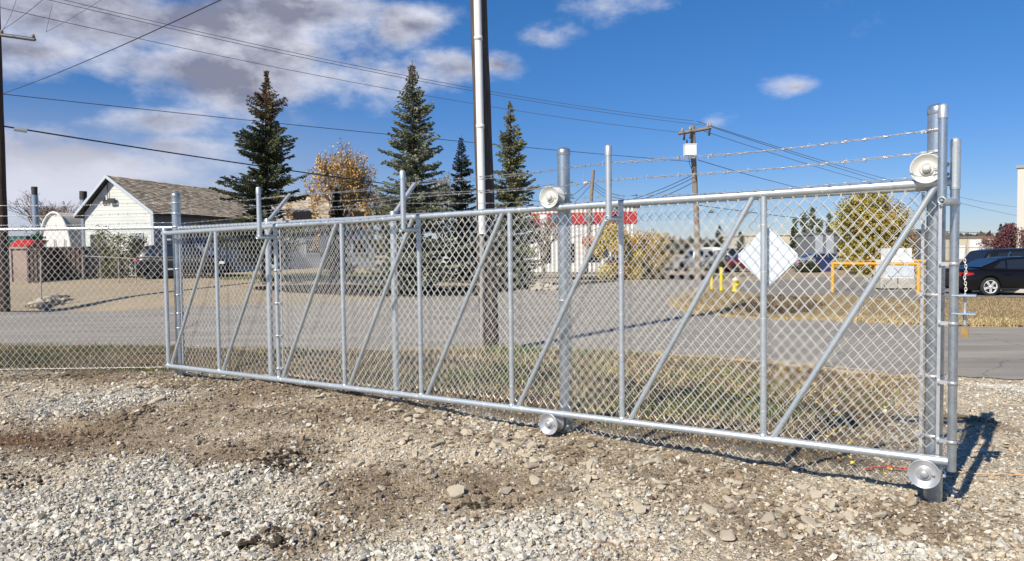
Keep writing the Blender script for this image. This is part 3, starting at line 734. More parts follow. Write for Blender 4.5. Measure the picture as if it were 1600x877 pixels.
mb = MB(); mb.lathe(G(s, 2.40), (0, 0, 1), [(-.30, .0295), (-.004, .0300), (.0, .0305), (.012, .027), (.022, .015), (.026, 0)], 20); mb.lathe(G(s, 2.11), (0, 0, 1), [(-.01, .0285), (0, .031), (.012, .0300)], 20); mb.build('cap_sleeve', GALV, gate)
for i in range(8):
    a, b = ups[i], ups[i + 1]; sa = a + .065; sb = b - (.075 if i < 7 else .10)
    mb = MB(); mb.tube([G(sa, zb_(sa) + .01), G(sb, zt_(sb) - .01)], .0205, 14); mb.build('diagonal_brace', GALV, gate)
# barbed-wire extension stubs
for (i, tz, o_) in ((2, .42, 0), (4, .42, 0), (6, .43, 0), (8, .44, -.055)):
    s = ups[i]; foot = zt_(s) - .13; f = G(s + o_, foot, .215); back = G(s, foot, .02)
    mb = MB()
    n = 16; mb.tube([f + Vector((0, 0, -.005)), G(s + o_, zt_(s) + tz, .215)], .0255, n, True)
    ob = mb.build('extension_stub', GALV2 if i == 8 else GALV, gate)
    mb = MB(); mb.lathe(G(s + o_, zt_(s) + tz, .215), (0, 0, 1), [(-.07, .0285), (0, .0290), (.010, .024), (.018, .01), (.02, 0)], 16); mb.build('stub_cap', GALV, gate)
    mb = MB(); e = f + GN * .035
    ax = (e - back).normalized(); Lb = (e - back).length
    mb.lathe(back, ax, [(0, .0225), (Lb, .0235), (Lb, .0175), (Lb - .1, .0170)], 18); ob = mb.build('bracket_pipe', GALV, gate)
    mb = MB(); mb.lathe(back, ax, [(Lb - .06, .0168), (Lb - .06, 0)], 18); mb.build('bore_shade', BLACKR, gate)  # black disc stands in for the shade inside the open pipe
# gate mesh, tension bars, clamps
s0 = ups[2] + .06; s1 = ups[8] - .085
chain_link('chain_link_mesh', G(s0, 0, -.018), G(s1, 0, -.018), zb_(s0) + .03, zb_(s1) + .03, zt_(s0) - .02, zt_(s1) - .02, gate, barbs=False)
for s in (s0 + .005, s1 + .005):
    mb = MB(); R3 = Matrix((GD, GN, Vector((0, 0, 1)))).transposed(); c = G(s, (zb_(s) + zt_(s)) / 2, -.010); mb.box(c, (.019, .005, 1.72), R3); mb.build('tension_bar', WHITEP if False else ALU, gate)
    tgt = ups[2] if s < 5 else ups[8]
    for k in range(5):
        z = zb_(s) + .13 + k * .38
        mb = MB(); c = G((s + tgt) / 2, z, -.006); mb.box(c, (abs(tgt - s) + .012, .026, .024), R3); mb.lathe(G(tgt, z - .012), (0, 0, 1), [(0, .0285), (0, .0305), (.024, .0305), (.024, .0285)], 16)
        mb.tube([G(s, z, .02), G(s, z, -.03)], .007, 8); mb.build('tension_band', ALU, gate)
for i, s in enumerate(ups[3:8]):
    for k in range(5):
        z = zb_(s) + .2 + k * .34; mb = MB(); mb.lathe(G(s, z), (0, .25, 1), [(-.002, .0235), (0, .0262), (.003, .0235)], 10); mb.build('wire_tie', WIREM, gate)
s = s0
kk = 0
while s < s1:
    for zf in (zt_, zb_):
        tie = MB(); tie.lathe(G(s, zf(s)), GD + Vector((0, 0, .2)), [(-.0025, .0288), (0, .0312), (.0025, .0288)], 12); tie.build('rail_tie', WIREM, gate)
    s += .42; kk += 1
# gate wires strung along the stubs
st = [(ups[i] + (-.055 if i == 8 else 0)) for i in (2, 4, 6, 8)]
for a, b in zip(st[:-1], st[1:]):
    for dz in (.31, .17):
        barbed('barbed_wire', G(a, zt_(a) + dz, .19), G(b, zt_(b) + dz, .19), random.uniform(.01, .03), gate)
# latch hardware on the far side of the end upright
se = ups[8]
for z in (1.43, 1.315):
    mb = MB(); mb.box(G(se + .055, z, -.03), (.13, .12, .008), R3); mb.build('latch_plate', GALV, gate)
mb = MB(); mb.tube([G(se + .06, 1.25, -.03), G(se + .06, 1.44, -.03)], .009, 10); mb.tube([G(se + .06, 1.315, -.03), G(se + .06, 1.24, -.03)], .012, 10); mb.build('latch_rod', ALU, gate)
lk = thing('padlock', 'brass padlock hanging from the latch rod on the right end of the gate', 'padlock', G(se + .06, 1.17, -.03))
mb = MB(); mb.box(G(se + .06, 1.20, -.03), (.040, .024, .055), R3); mb.box(G(se + .06, 1.168, -.03), (.042, .026, .008), R3); mb.build('lock_body', BRASS, lk)
mb = MB(); mb.tube([G(se + .06 + .013 * math.cos(t), 1.23 + .025 * math.sin(t), -.03) for t in [math.pi * k / 10 for k in range(11)]], .0045, 8); mb.build('shackle', CHROME, lk)
ch = MB()
for k in range(12):
    c = G(se + .06 + .004 * math.sin(k), 1.45 + k * .018, -.03); a = GD if k % 2 else GN
    ch.tube([c + a * .006 * math.cos(t) + Vector((0, 0, .0125 * math.sin(t))) for t in [2 * math.pi * q / 10 for q in range(11)]], .0024, 5, False)
o = ch.build('lock_chain', WIREM); tag(o, 'short galvanised chain hanging above the latch plates at the gate end', 'chain')

# ------------------------------------------------------------------ fence behind the gate
fen = thing('chain_link_fence', 'chain link fence with slanted barbed wire arms running directly behind the sliding gate', 'fence', G(0.2, 0, OFF))
def gz(s, off=OFF): p = G(s, 0, off); return hz(p.x, p.y)
sL = s_at(279, 450, OFF); sR = s_at(1461, 480, OFF); sM = s_at(882.5, 450, OFF); sa_ = s_at(421, 470, OFF); sb_ = s_at(617, 480, OFF)
ZR = lambda s: 2.10 + .03 * s / GLEN
def big_post(s, top, label, r=.056):
    p = thing('gate_post', label, 'post', G(s, gz(s), OFF)); mb = MB(); mb.tube([G(s, gz(s) - .25, OFF), G(s, top, OFF)], r, 28); mb.build('post_tube', GALV2, p)
    mb = MB(); mb.lathe(G(s, top, OFF), (0, 0, 1), [(-.045, r + .002), (-.04, r + .004), (.0, r + .0045), (.004, r + .001), (.014, r * .86), (.022, r * .5), (.026, 0)], 28); mb.build('post_cap', GALV2, p)
    return p
pL = big_post(sL, 2.56, 'thick round galvanised post at the left end of the sliding gate'); pM = big_post(sM, 2.62, 'thick round galvanised post carrying rollers in the middle of the gate'); pR = big_post(sR, 2.65, 'tallest galvanised post beside the right end of the gate')
def band(par, s, z, r, name='brace_band'):
    mb = MB(); mb.lathe(G(s, z, OFF), (0, 0, 1), [(-.011, r), (-.011, r + .004), (.011, r + .004), (.011, r)], 20); mb.box(G(s - r - .016, z, OFF), (.04, .012, .02), R3); mb.tube([G(s - r - .02, z, OFF - .018), G(s - r - .02, z, OFF + .018)], .007, 6); mb.build(name, ALU, par)
for z in (2.44, 2.30, 2.12, 1.2, .75): band(pL, sL, z, .056)
for z in (2.10, 1.30): band(pM, sM, z, .056)
for z in (2.50, 2.36, 2.12): band(pR, sR, z, .056)
for s, lab in ((sa_, 1), (sb_, 2)):
    mb = MB(); mb.tube([G(s, gz(s) - .2, OFF), G(s, ZR(s) + .05, OFF)], .034, 18); mb.build('line_post', GALV, fen)
    mb = MB(); mb.lathe(G(s, ZR(s) - .03, OFF), (0, 0, 1), [(-.03, .036), (.07, .037), (.085, .03)], 18)
    a = G(s, ZR(s) + .02, OFF); b = G(s, ZR(s) + .37, OFF - .34); d = (b - a); u = d.normalized(); nn = u.cross(GD)
    mb.prism([a - GD * .022 - nn * .01, a + GD * .022 - nn * .01, a + GD * .022 + nn * .02, a - GD * .022 + nn * .02][::-1], d); mb.build('barb_arm', ALU, fen)
mb = MB(); mb.tube([G(sL, ZR(sL), OFF), G(sR, ZR(sR), OFF)], .0215, 16); mb.build('top_rail', GALV, fen)
e0 = sL + .10; e1 = s_at(1440, 480, OFF)
chain_link('chain_link_mesh', G(e0, 0, OFF + .026), G(e1, 0, OFF + .026), gz(e0) + .03, gz(e1) + .10, ZR(e0) + .03, ZR(e1) + .0, fen)
for s in (e0, e1 + .005):
    mb = MB(); mb.box(G(s, 1.17, OFF + .028), (.019, .005, 1.86), R3); mb.build('tension_bar', ALU, fen)
for z in (1.42, .88, .48):
    mb = MB(); a = G(e1, z, OFF + .02); mb.box(G((e1 + sR) / 2 - .02, z, OFF + .01), (sR - e1, .014, .026), R3); mb.lathe(G(sR, z, OFF), (0, 0, 1), [(-.013, .056), (-.013, .060), (.013, .060), (.013, .056)], 22); mb.tube([G(e1, z, OFF - .01), G(e1, z, OFF + .05)], .008, 8); mb.build('tension_band', ALU, fen)
armw = []
for k in range(3):
    f = .35 + .3 * k
    def arm(s): a = G(s, ZR(s) + .02, OFF); b = G(s, ZR(s) + .37, OFF - .34); return a.lerp(b, f)
    chainp = [G(sL, (2.16, 2.30, 2.44)[k], OFF), arm(sa_), arm(sb_), G(sM, (2.20, 2.34, 2.47)[k], OFF - .04), G(sR, (2.20, 2.36, 2.50)[k], OFF)]
    for a, b in zip(chainp[:-1], chainp[1:]): barbed('barbed_wire', a, b, .02, fen)

# left fence
def LF(x, z, off=0.): return Vector((x, 9.75 + (x - G(sL, 0, OFF).x) * -.01 + off, z))
xL = G(sL, 0, OFF).x; yL = G(sL, 0, OFF).y
def LF(x, z, off=0.): return Vector((x, yL - (x - xL) * -.012 + off, z))
lf = thing('chain_link_fence', 'plain chain link fence with three level barbed wires filling the left edge of the view', 'fence', LF(-6.5, .1))
x0 = -11.5
mb = MB(); mb.tube([LF(x0, 2.11), LF(xL, 2.11)], .0215, 16); mb.build('top_rail', GALV, lf)
xe = at(264, 470, yL).x
chain_link('chain_link_mesh', LF(x0, 0, -.026), LF(xe, 0, -.026), .17, .17, 2.13, 2.13, lf, r=.0025, cell=.086)
mb = MB(); mb.box(LF(xe, 1.15, -.026), (.019, .005, 1.9)); mb.build('tension_bar', ALU, lf)
mb = MB(); mb.tube([LF(x0, .22, -.03), LF(xe, .22, -.03)], .0022, 4); mb.build('tension_wire', WIREM, lf)
for z in (1.95, 1.55, .95, .55):
    mb = MB(); mb.box(LF((xe + xL) / 2, z, -.02), (xL - xe, .012, .022)); mb.lathe(LF(xL, z), (0, 0, 1), [(-.011, .056), (-.011, .0605), (.011, .0605), (.011, .056)], 18); mb.build('tension_band', ALU, lf)
for x in (-8.3, -11.3):
    mb = MB(); mb.tube([LF(x, 0), LF(x, 2.2)], .03, 14); mb.build('line_post', GALV, lf)
for z in (2.44, 2.30, 2.175): barbed('barbed_wire', LF(x0, z), LF(xL, z), .015, lf)

# ------------------------------------------------------------------ rollers
def roller(px, py, top, label, m, big=False):
    s = s_at(px, py, .0); zr = zt_(s) if top else zb_(s); z = zr + (.088 if top else -.088)
    p = thing('gate_roller', label, 'roller', G(s, z, 0)); c = G(s, z, 0); R = .094
    mb = MB()
    # dished front flange, grooved hub, rear flange (axis towards the camera side)
    prof = [(-.062, .03), (-.062, R * .92), (-.056, R), (-.050, R * .98), (-.030, .066), (-.012, .058), (.012, .058), (.030, .066), (.050, R * .98), (.056, R + .001), (.062, R), (.058, R * .93), (.040, .072), (.032, .052), (.032, .044), (.046, .040), (.050, .036), (.040, .030), (.040, .026)]
    mb.lathe(c, GN, prof, 48); mb.build('wheel', m, p)
    mb = MB(); mb.lathe(c, GN, [(.03, .0265), (.060, .026), (.068, .022), (.071, .010), (.071, 0)], 24); mb.tube([c + GD * .045 + GN * .048, c + GD * .060 + GN * .056], .005, 8); mb.build('hub_cap', m, p)
    mb = MB(); mb.tube([c - GN * .16, c - GN * .06], .016, 12); mb.build('axle', ALU, p)
    # bracket plate bolted to the post
    sp = sM if s < 7 else sR
    mb = MB(); mb.box(G((s + sp) / 2, z, OFF + .072), (abs(sp - s) + .10, .014, .10), R3); mb.box(G(s, z, -.085), (.07, .03, .08), R3); mb.build('bracket', ALU, p)
    for dz in (-.032, .032):
        u = MB(); u.tube([G(sp + .068, z + dz, OFF + .10), G(sp + .068, z + dz, OFF)] + [G(sp + .068 * math.cos(t), z + dz, OFF - .068 * math.sin(t)) for t in [math.pi * k / 8 for k in range(9)]] + [G(sp - .068, z + dz, OFF + .10)], .006, 8)
        u.tube([G(sp + .068, z + dz, OFF + .078), G(sp + .068, z + dz, OFF + .092)], .012, 6); u.tube([G(sp - .068, z + dz, OFF + .078), G(sp - .068, z + dz, OFF + .092)], .012, 6); u.build('u_bolt', GALV, p)
    return p
roller(863, 305, True, 'pale cream roller wheel sitting on the top rail at the middle post', ROLLW)
roller(1449, 257, True, 'largest-looking pale roller wheel at the top of the right post', ROLLW)
roller(862, 660, False, 'silver roller wheel under the bottom rail at the middle post', ALU)
roller(1445, 743, False, 'silver roller wheel under the bottom rail at the right post', ALU)

# white diamond sign on the fence
sc_ = s_at(1199, 400, -.06); cc = G(sc_, 0, -.06)
cz = at(1199, 401, cc.y).z; hw = .222
sg = thing('diamond_sign', 'blank white diamond shaped sign fixed behind the mesh near the right end of the gate', 'sign', Vector((cc.x, cc.y, cz)))
mb = MB(); o4 = []
for (a, b) in ((0, hw), (hw, 0), (0, -hw), (-hw, 0)):
    for da in (-.018, .018):
        if a == 0: o4.append(G(sc_ + (da if b > 0 else -da), cz + b * .96, -.055))
        else: o4.append(G(sc_ + a * .96, cz + (-da if a > 0 else da), -.055))
mb.prism(o4, -GN * .006); mb.build('sign_plate', SIGNW, sg)
for dz in (.12, -.12):
    mb = MB(); mb.tube([G(sc_, cz + dz, -.07), G(sc_, cz + dz, -.012)], .006, 8); mb.build('sign_bolt', GALV, sg)

# string on the ground
for pts, m, lab in (([(1352, 737), (1420, 739)], mat('red_string', (.65, .08, .05), .7), 'red marking string on the ground left of the lower right roller'), ([(1478, 742), (1530, 746), (1610, 749)], mat('orange_string', (.72, .42, .20), .7), 'orange marking string across the gravel right of the gate end')):
    P = [gp(*q) for q in pts]; Q = []
    for a, b in zip(P[:-1], P[1:]):
        for k in range(12):
            q = a.lerp(b, k / 12); q.z = hz(q.x, q.y) + .028; Q.append(q)
    q = P[-1].copy(); q.z = hz(q.x, q.y) + .028; Q.append(q); mb = MB(); mb.tube(Q, .0065 if 'red' in lab else .0042, 5); tag(mb.build('marking_string', m), lab, 'string')

# ------------------------------------------------------------------ utility poles and wires
def utility_pole(label, base, top, r0, r1, m, name='utility_pole'):
    p = thing(name, label, 'utility pole', base); mb = MB(); n = 14
    pts = [Vector(base).lerp(Vector(top), k / n) + Vector((random.uniform(-.008, .008), random.uniform(-.008, .008), 0)) for k in range(n + 1)]; pts[0].z -= .3
    mb.tube(pts, [r0 + (r1 - r0) * k / n for k in range(n + 1)], 20); mb.build('pole', m, p); return p
b = at(766, 572, 13.8); b.z = hz(b.x, b.y) - .02; top = at(734, -420, b.y + .02); top = b + (top - b)
wp = utility_pole('weathered wooden pole with a white conduit, standing between the gate and the road', b, top, .185, .135, WOOD)
def polept(px, py, dy): return at(px, py, b.y - dy)
mb = MB(); mb.tube([polept(754, 366, .235), polept(746, 0, .215), polept(739, -300, .195)], .070, 18); mb.build('white_conduit', PVCW, wp)
mb = MB(); mb.tube([polept(753, 560, .215), polept(753, 366, .215)], .042, 14); mb.build('grey_conduit', PVCG, wp)
for py in (198, 60, -90, 350): 
    q = polept(746 + (py) * .0222, py, .222); mb = MB(); mb.lathe(q, (0, 0, 1), [(-.035, .071), (-.033, .078), (.033, .078), (.035, .071)], 18); mb.build('conduit_coupling', PVCW, wp)
for py in (430, 510): 
    q = polept(754, py, .17); mb = MB(); mb.box(q, (.13, .03, .03)); mb.build('conduit_strap', ALU, wp)
# left pole
bl = gp(7, 487); tl = at(-10, -60, bl.y)
lp = utility_pole('tall dark wooden pole cut by the left edge of the view, across the road', bl, tl, .20, .155, WOODD)
a = at(-90, 42, bl.y - .3); c = at(55, 62, bl.y - .3); mb = MB(); mb.tube([a, c], .07, 4); d = (c - a).normalized(); mb.build('crossarm', CABLEG, lp)
for f in (.64, .98, .3):
    q = a.lerp(c, f); mb = MB(); mb.lathe(q + Vector((0, 0, .05)), (0, 0, 1), [(0, .03), (.02, .06), (.05, .05), (.06, .065), (.1, .05), (.13, .03), (.15, 0)], 10); mb.build('insulator', WOODG, lp)
def wire(name, label, P0, P1, sag, r, m=CABLE, n=40):
    P0 = Vector(P0); P1 = Vector(P1); pts = [P0.lerp(P1, k / n) - Vector((0, 0, 4 * sag * (k / n) * (1 - k / n))) for k in range(n + 1)]
    mb = MB(); mb.tube(pts, r, 5, False); return tag(mb.build(name, m), label, 'power line')
fp_b = stand(1092, 44); fp_t = at(1082, 197, 44); fp_t.x = fp_t.x
wire('power_line', 'thin cable rising from the left pole towards the top of the frame', at(3, 147, bl.y), at(420, -36, 11.5), .1, .011)
wire('power_line', 'single cable from the left pole crossing between the two big spruces', at(3, 147, bl.y), at(1084, 253, 44), .12, .015)
wire('power_line', 'thick black cable from the left pole passing low in front of the tall spruce', at(3, 197, bl.y), at(930, 322, 62), .35, .030)
mb = MB(); q0 = at(3, 197, bl.y); q1 = at(930, 322, 62); q = q0.lerp(q1, .0085) ; mb.tube([at(22, 201.5, bl.y + .1), at(42, 204.5, bl.y + .3)], .085, 10); tag(mb.build('splice_case', GALV), 'grey splice case on the cable just right of the left pole', 'splice case')
wire('power_line', 'upper one of the pair of wires sweeping from top left to the far pole', at(-30, -32, bl.y - 1), at(1083, 189, 44), .55, .013, CABLEG)
wire('power_line', 'lower one of the pair of wires sweeping from top left to the far pole', at(-30, -26, bl.y - 1), at(1102, 196, 44), .55, .013, CABLEG)
wire('power_line', 'lone upper wire from the left edge to the left arm of the far pole', at(-60, -2, bl.y - 1), at(1062, 207, 44), .5, .012, CABLEG)
wire('power_line', 'short slanting wire above the left crossarm', at(5, 46, bl.y - .3), at(80, -12, bl.y - 6), .05, .010, CABLEG)
wire('jumper_wire', 'thin jumper hanging over the tip of the left crossarm', at(82, 6, bl.y - 1), at(72, 50, bl.y - .3), .0, .007, CABLEG)
wire('power_line', 'wire leaving the crossarm tip up to the right', at(72, 50, bl.y - .3), at(170, -8, bl.y - 5), .04, .008, CABLEG)
wire('jumper_wire', 'curved jumper above the left edge of the crossarm', at(4, 47, bl.y - .3), at(26, -2, bl.y - 1.5), .1, .008, CABLEG)
# far pole
fp = utility_pole('wooden pole with crossarm and white transformer in the middle distance', fp_b, fp_t, .19, .14, WOODG)
A = at(1060, 209, 43.8); B = at(1111, 200, 43.8); A2 = A; mb = MB(); mb.tube([A, B], .10, 4); mb.build('crossarm', WOODG, fp)
for f in (.12, .36, .9, .97):
    q = A.lerp(B, f); mb = MB(); mb.lathe(q + Vector((0, 0, .08)), (0, 0, 1), [(0, .05), (.05, .1), (.1, .06), (.14, .09), (.2, .05), (.24, 0)], 10); mb.build('insulator', PVCG, fp)
for f in (.18, .38, .95):
    q = A.lerp(B, f) - Vector((0, .1, 0)); mb = MB(); mb.tube([q, q - Vector((.05, 0, .45))], [.05, .07], 8); mb.build('fuse_cutout', BLACKR, fp)
q = at(1078, 235, 43.5); mb = MB(); mb.box(q, (.66, .5, .62)); mb.box(q + Vector((0, 0, .33)), (.70, .54, .05)); mb.build('transformer', WHITEP, fp)
for dx in (-.18, .08):
    mb = MB(); mb.lathe(q + Vector((dx, 0, .35)), (0, 0, 1), [(0, .05), (.05, .07), (.1, .04), (.15, .06), (.3, .02)], 10); mb.build('bushing', BLACKR, fp)
for k in range(3):
    mb = MB(); mb.tube([q + Vector((-.1 + .1 * k, -.1, -.3)), q + Vector((-.05 + .12 * k, -.1, -.8)), q + Vector((.15, 0, -1.2 - .15 * k)), q + Vector((.35, .1, -1.0 - .1 * k))], .018, 5, False); mb.build('drop_lead', CABLE, fp)
for i, (y0, x1, y1) in enumerate(((272, 1003, 304), (277, 1012, 306), (284, 1035, 305))):
    wire('service_cable', ('upper', 'middle', 'lowest')[i] + ' of three service cables dropping left from the transformer pole', at(1085, y0, 43.8), at(x1 - 60, y1 + 18, 52), .25, .02)
wire('power_line', 'upper wire leaving the far pole to the right', at(1090, 190, 44), at(1600, 325, 120), .8, .02, CABLEG)
wire('power_line', 'second wire leaving the far pole to the right', at(1110, 198, 44), at(1640, 345, 120), .8, .02, CABLEG)
wire('power_line', 'third wire leaving the far pole crossarm to the right', at(1100, 205, 44), at(1500, 315, 100), .5, .018, CABLEG)
wire('power_line', 'low wire from below the transformer falling to the right', at(1090, 250, 44), at(1330, 308, 90), .3, .02)
wire('power_line', 'dark cable carrying the street lamp right of the far pole', at(1085, 320, 44), at(1600, 365, 75), .45, .022)
mb = MB(); q = at(1112, 330, 44.2); mb.lathe(q, (0, 0, -1), [(-.12, .03), (-.1, .1), (0, .16), (.04, .22), (.1, .2), (.12, 0)], 12); mb.tube([q + Vector((0, 0, .1)), at(1112, 322.5, 44.2)], .02, 5); tag(mb.build('street_lamp', CABLEG), 'small dark lamp hanging from the cable beside the far pole', 'lamp')
# leaning pole behind the red and white building
b_ = stand(915, 58); t_ = at(927, 266, 58); p_ = utility_pole('leaning bare wooden pole behind the red and white building', b_, t_, .17, .13, WOODG)
for i, (px, py, Y) in enumerate(((860, 330, 60), (868, 345, 60))): wire('guy_wire', ('upper', 'lower')[i] + ' cable sloping left off the leaning pole', at(926, 280 + 6 * i, 58), at(px, py, Y), .1, .02)
for i in range(3): wire('service_cable', ('upper', 'middle', 'lower')[i] + ' of three cables from the leaning pole to the right', at(928, 285 + 5 * i, 58), at(975, 306 + 5 * i, 52), .25, .02)
p_ = thing('street_lamp_mast', 'thin mast with a white round lamp left of the leaning pole', 'lamp', stand(912, 66)); mb = MB(); mb.tube([stand(912, 66), at(912, 268, 66)], .03, 6); mb.build('mast', PVCG, p_); mb = MB(); mb.lathe(at(915, 286, 65.8), (0, 0, 1), [(-.2, 0), (-.15, .15), (0, .2), (.15, .15), (.2, 0)], 12); mb.build('lamp_globe', WHITEP, p_)
# thin marker post by the rock pile
q = gp(64, 480); mb = MB(); mb.tube([q - Vector((0, 0, .1)), at(64, 402, q.y)], .03, 8); tag(mb.build('marker_post', PVCG), 'thin bare steel post behind the pale rock pile at the left', 'post')

# ------------------------------------------------------------------ trees
def leafcloud(P, D, ln, wd, col, m, name, parent, cross=True):
    """diamond blades at P along D; optional crossed second blade"""
    n = len(P); D = D / np.linalg.norm(D, axis=1)[:, None]; r = rng.normal(size=(n, 3)); A = np.cross(D, r); A /= np.linalg.norm(A, axis=1)[:, None]; B = np.cross(D, A)
    out = []; fs = []
    for q, S_ in enumerate((A, B) if cross else (A,)):
        V = np.stack([P, P + D * (ln * .45)[:, None] + S_ * (wd * .5)[:, None], P + D * ln[:, None], P + D * (ln * .45)[:, None] - S_ * (wd * .5)[:, None]], 1); out.append(V.reshape(-1, 3))
        fs.append(np.arange(n)[:, None] * 4 + np.array([0, 1, 2, 3]) + q * n * 4)
    tint = np.repeat(col, 4, 0); tint = np.concatenate([tint] * len(out))
    return npmesh(name, np.concatenate(out), np.concatenate(fs), m, tint=tint, parent=parent)
def spruce(px, Y, ytop, Rpx, label, dens=1.0, brown=0., base_col=(.060, .085, .060), gappy=0., skirt=.04, seed=0, prof=.85, ybase=None, oneside=None):
    rd = np.random.default_rng(seed + 100); base = stand(px[0], Y); top = at(px[1], ytop, Y); H = top.z - base.z; R = Rpx * Y / F
    t = thing('spruce_tree', label, 'tree', base, 'spruce trees across the road' if False else None)
    ax = top - base; mb = MB(); mb.tube([base - Vector((0, 0, .2)), base + ax * .5, top], [H * .016 + .04, H * .009 + .02, .012], 8); mb.build('trunk', BARK, t)
    P = []; D = []; L = []; C = []; bt = MB(); z = skirt * H
    lobes = [(rd.uniform(0, 6.28), rd.uniform(.3, 1), rd.uniform(.75, 1.3)) for _ in range(9)]
    while z < H * .985:
        f = z / H; n = int(rd.integers(7, 11)); R_l = R * (1 - f) ** prof * (.55 + .45 * min(1, (1 - f) * 5)) + .02
        if gappy: R_l *= 1 + gappy * .55 * math.sin(f * 31 + seed) 
        if f < .12: R_l *= .75 + 2 * f
        for k in range(n):
            a = rd.uniform(0, 6.283); l = R_l * rd.choice([rd.uniform(.55, .9), rd.uniform(.9, 1.2)])
            if gappy and rd.random() < gappy * .35: l *= .45
            if oneside and abs(f - oneside[0]) < oneside[1] and math.cos(a - oneside[2]) > .2: l *= oneside[3]
            c = base + ax * (f + rd.uniform(-.008, .008)); dr = np.array([math.cos(a), math.sin(a), 0.])
            rise = .55 * f * f + rd.uniform(-.12, .14) - .30 * (1 - f)      # upper boughs climb, lower ones droop
            steps = max(2, int(l / .10 * dens)); prev = None
            pts = []
            for q in range(steps + 1):
                u = q / steps; zz = rise * l * u + .28 * l * u * u * (1 - f * .6); p = np.array(c) + dr * l * u + np.array([0, 0, zz]); pts.append(p)
            bt.tube([pts[0], pts[len(pts) // 2], pts[-1]], [.02 + .008 * l, .012, .004], 3, False)
            shade = rd.uniform(.7, 1.25)
            for q in range(1, steps + 1):
                u = q / steps; p = pts[q]; side = np.array([-dr[1], dr[0], 0]); spread = (1.15 - u) * .42 * min(l, 1.6) + .02 + .04 * min(1, (1 - f) * 4)
                for sgn in (-1, 1):
                    for rep in range(3):
                        w = rd.uniform(.15, 1) * spread; st = p + side * sgn * w * .45 + np.array([0, 0, rd.uniform(-.06, .03)])
                        P.append(st); D.append(dr * rd.uniform(.45, .9) + side * sgn * rd.uniform(.3, .9) + np.array([0, 0, rd.uniform(-.45, .25)])); L.append(rd.uniform(.09, .22) * (1 if H > 5 else .7)); C.append((shade * rd.uniform(.75, 1.25), f))
                P.append(p); D.append(dr + np.array([0, 0, rd.uniform(-.9, .3)])); L.append(rd.uniform(.10, .20) * (1 if H > 5 else .7)); C.append((shade * rd.uniform(.8, 1.3), f))
        z += rd.uniform(.15, .23) * (1 if H > 5 else .6) / dens ** .3
    bt.build('boughs', BARK, t, fix=False)
    P = np.array(P); D = np.array(D); L = np.array(L); C = np.array(C); L = L * (.45 + .55 * np.clip((1 - C[:, 1]) * 4, 0, 1))
    col = np.array(base_col)[None] * C[:, :1]
    if brown:
        bm_ = (rd.random(len(P)) < np.clip((C[:, 1] - brown) * 3.5, 0, .6))[:, None]; col = np.where(bm_, np.array([.26, .13, .055]) * C[:, :1], col)
    old = rd.random(len(P))[:, None] < .14; col = np.where(old, np.array([.13, .115, .07]) * C[:, :1], col)
    leafcloud(P, D, L, L * .40, col, SPRUCE, 'crown', t); return t
spruce((413, 417), 36, 108, 76, 'tall ragged spruce with a brown cone-laden top, left of the bare yellow tree', brown=.68, gappy=.8, seed=1, prof=.80, skirt=.10, oneside=(.5, .07, 0, 1.3), base_col=(.12, .14, .075))
spruce((648, 644), 34, 95, 84, 'broadest and tallest blue-green spruce, left of the conduit pole', brown=.84, seed=2, prof=.85, base_col=(.26, .29, .20), gappy=.25)
spruce((722, 721), 44, 211, 40, 'narrow dark spruce between the broadest spruce and the conduit pole', seed=3, base_col=(.045, .065, .052), gappy=.25)
spruce((800, 797), 37, 157, 54, 'slim spruce directly right of the conduit pole', seed=4, base_col=(.26, .27, .15), prof=.8, gappy=.25)
spruce((527, 526), 40, 291, 26, 'small dark spruce in front of the second house roof', seed=5, base_col=(.045, .06, .04), gappy=.3)
spruce((1124, 1124), 75, 350, 16, 'small spruce right of the far transformer pole', dens=.6, seed=6)
spruce((1158, 1157), 80, 358, 12, 'smaller spruce just left of the diamond sign', dens=.6, seed=7)
spruce((1238, 1239), 66, 352, 8, 'very thin spruce in front of the cream building', dens=.7, seed=8)
spruce((1564, 1564), 62, 349, 14, 'thin brownish spruce amid the purple trees at the right', dens=.6, seed=9, base_col=(.10, .07, .06))
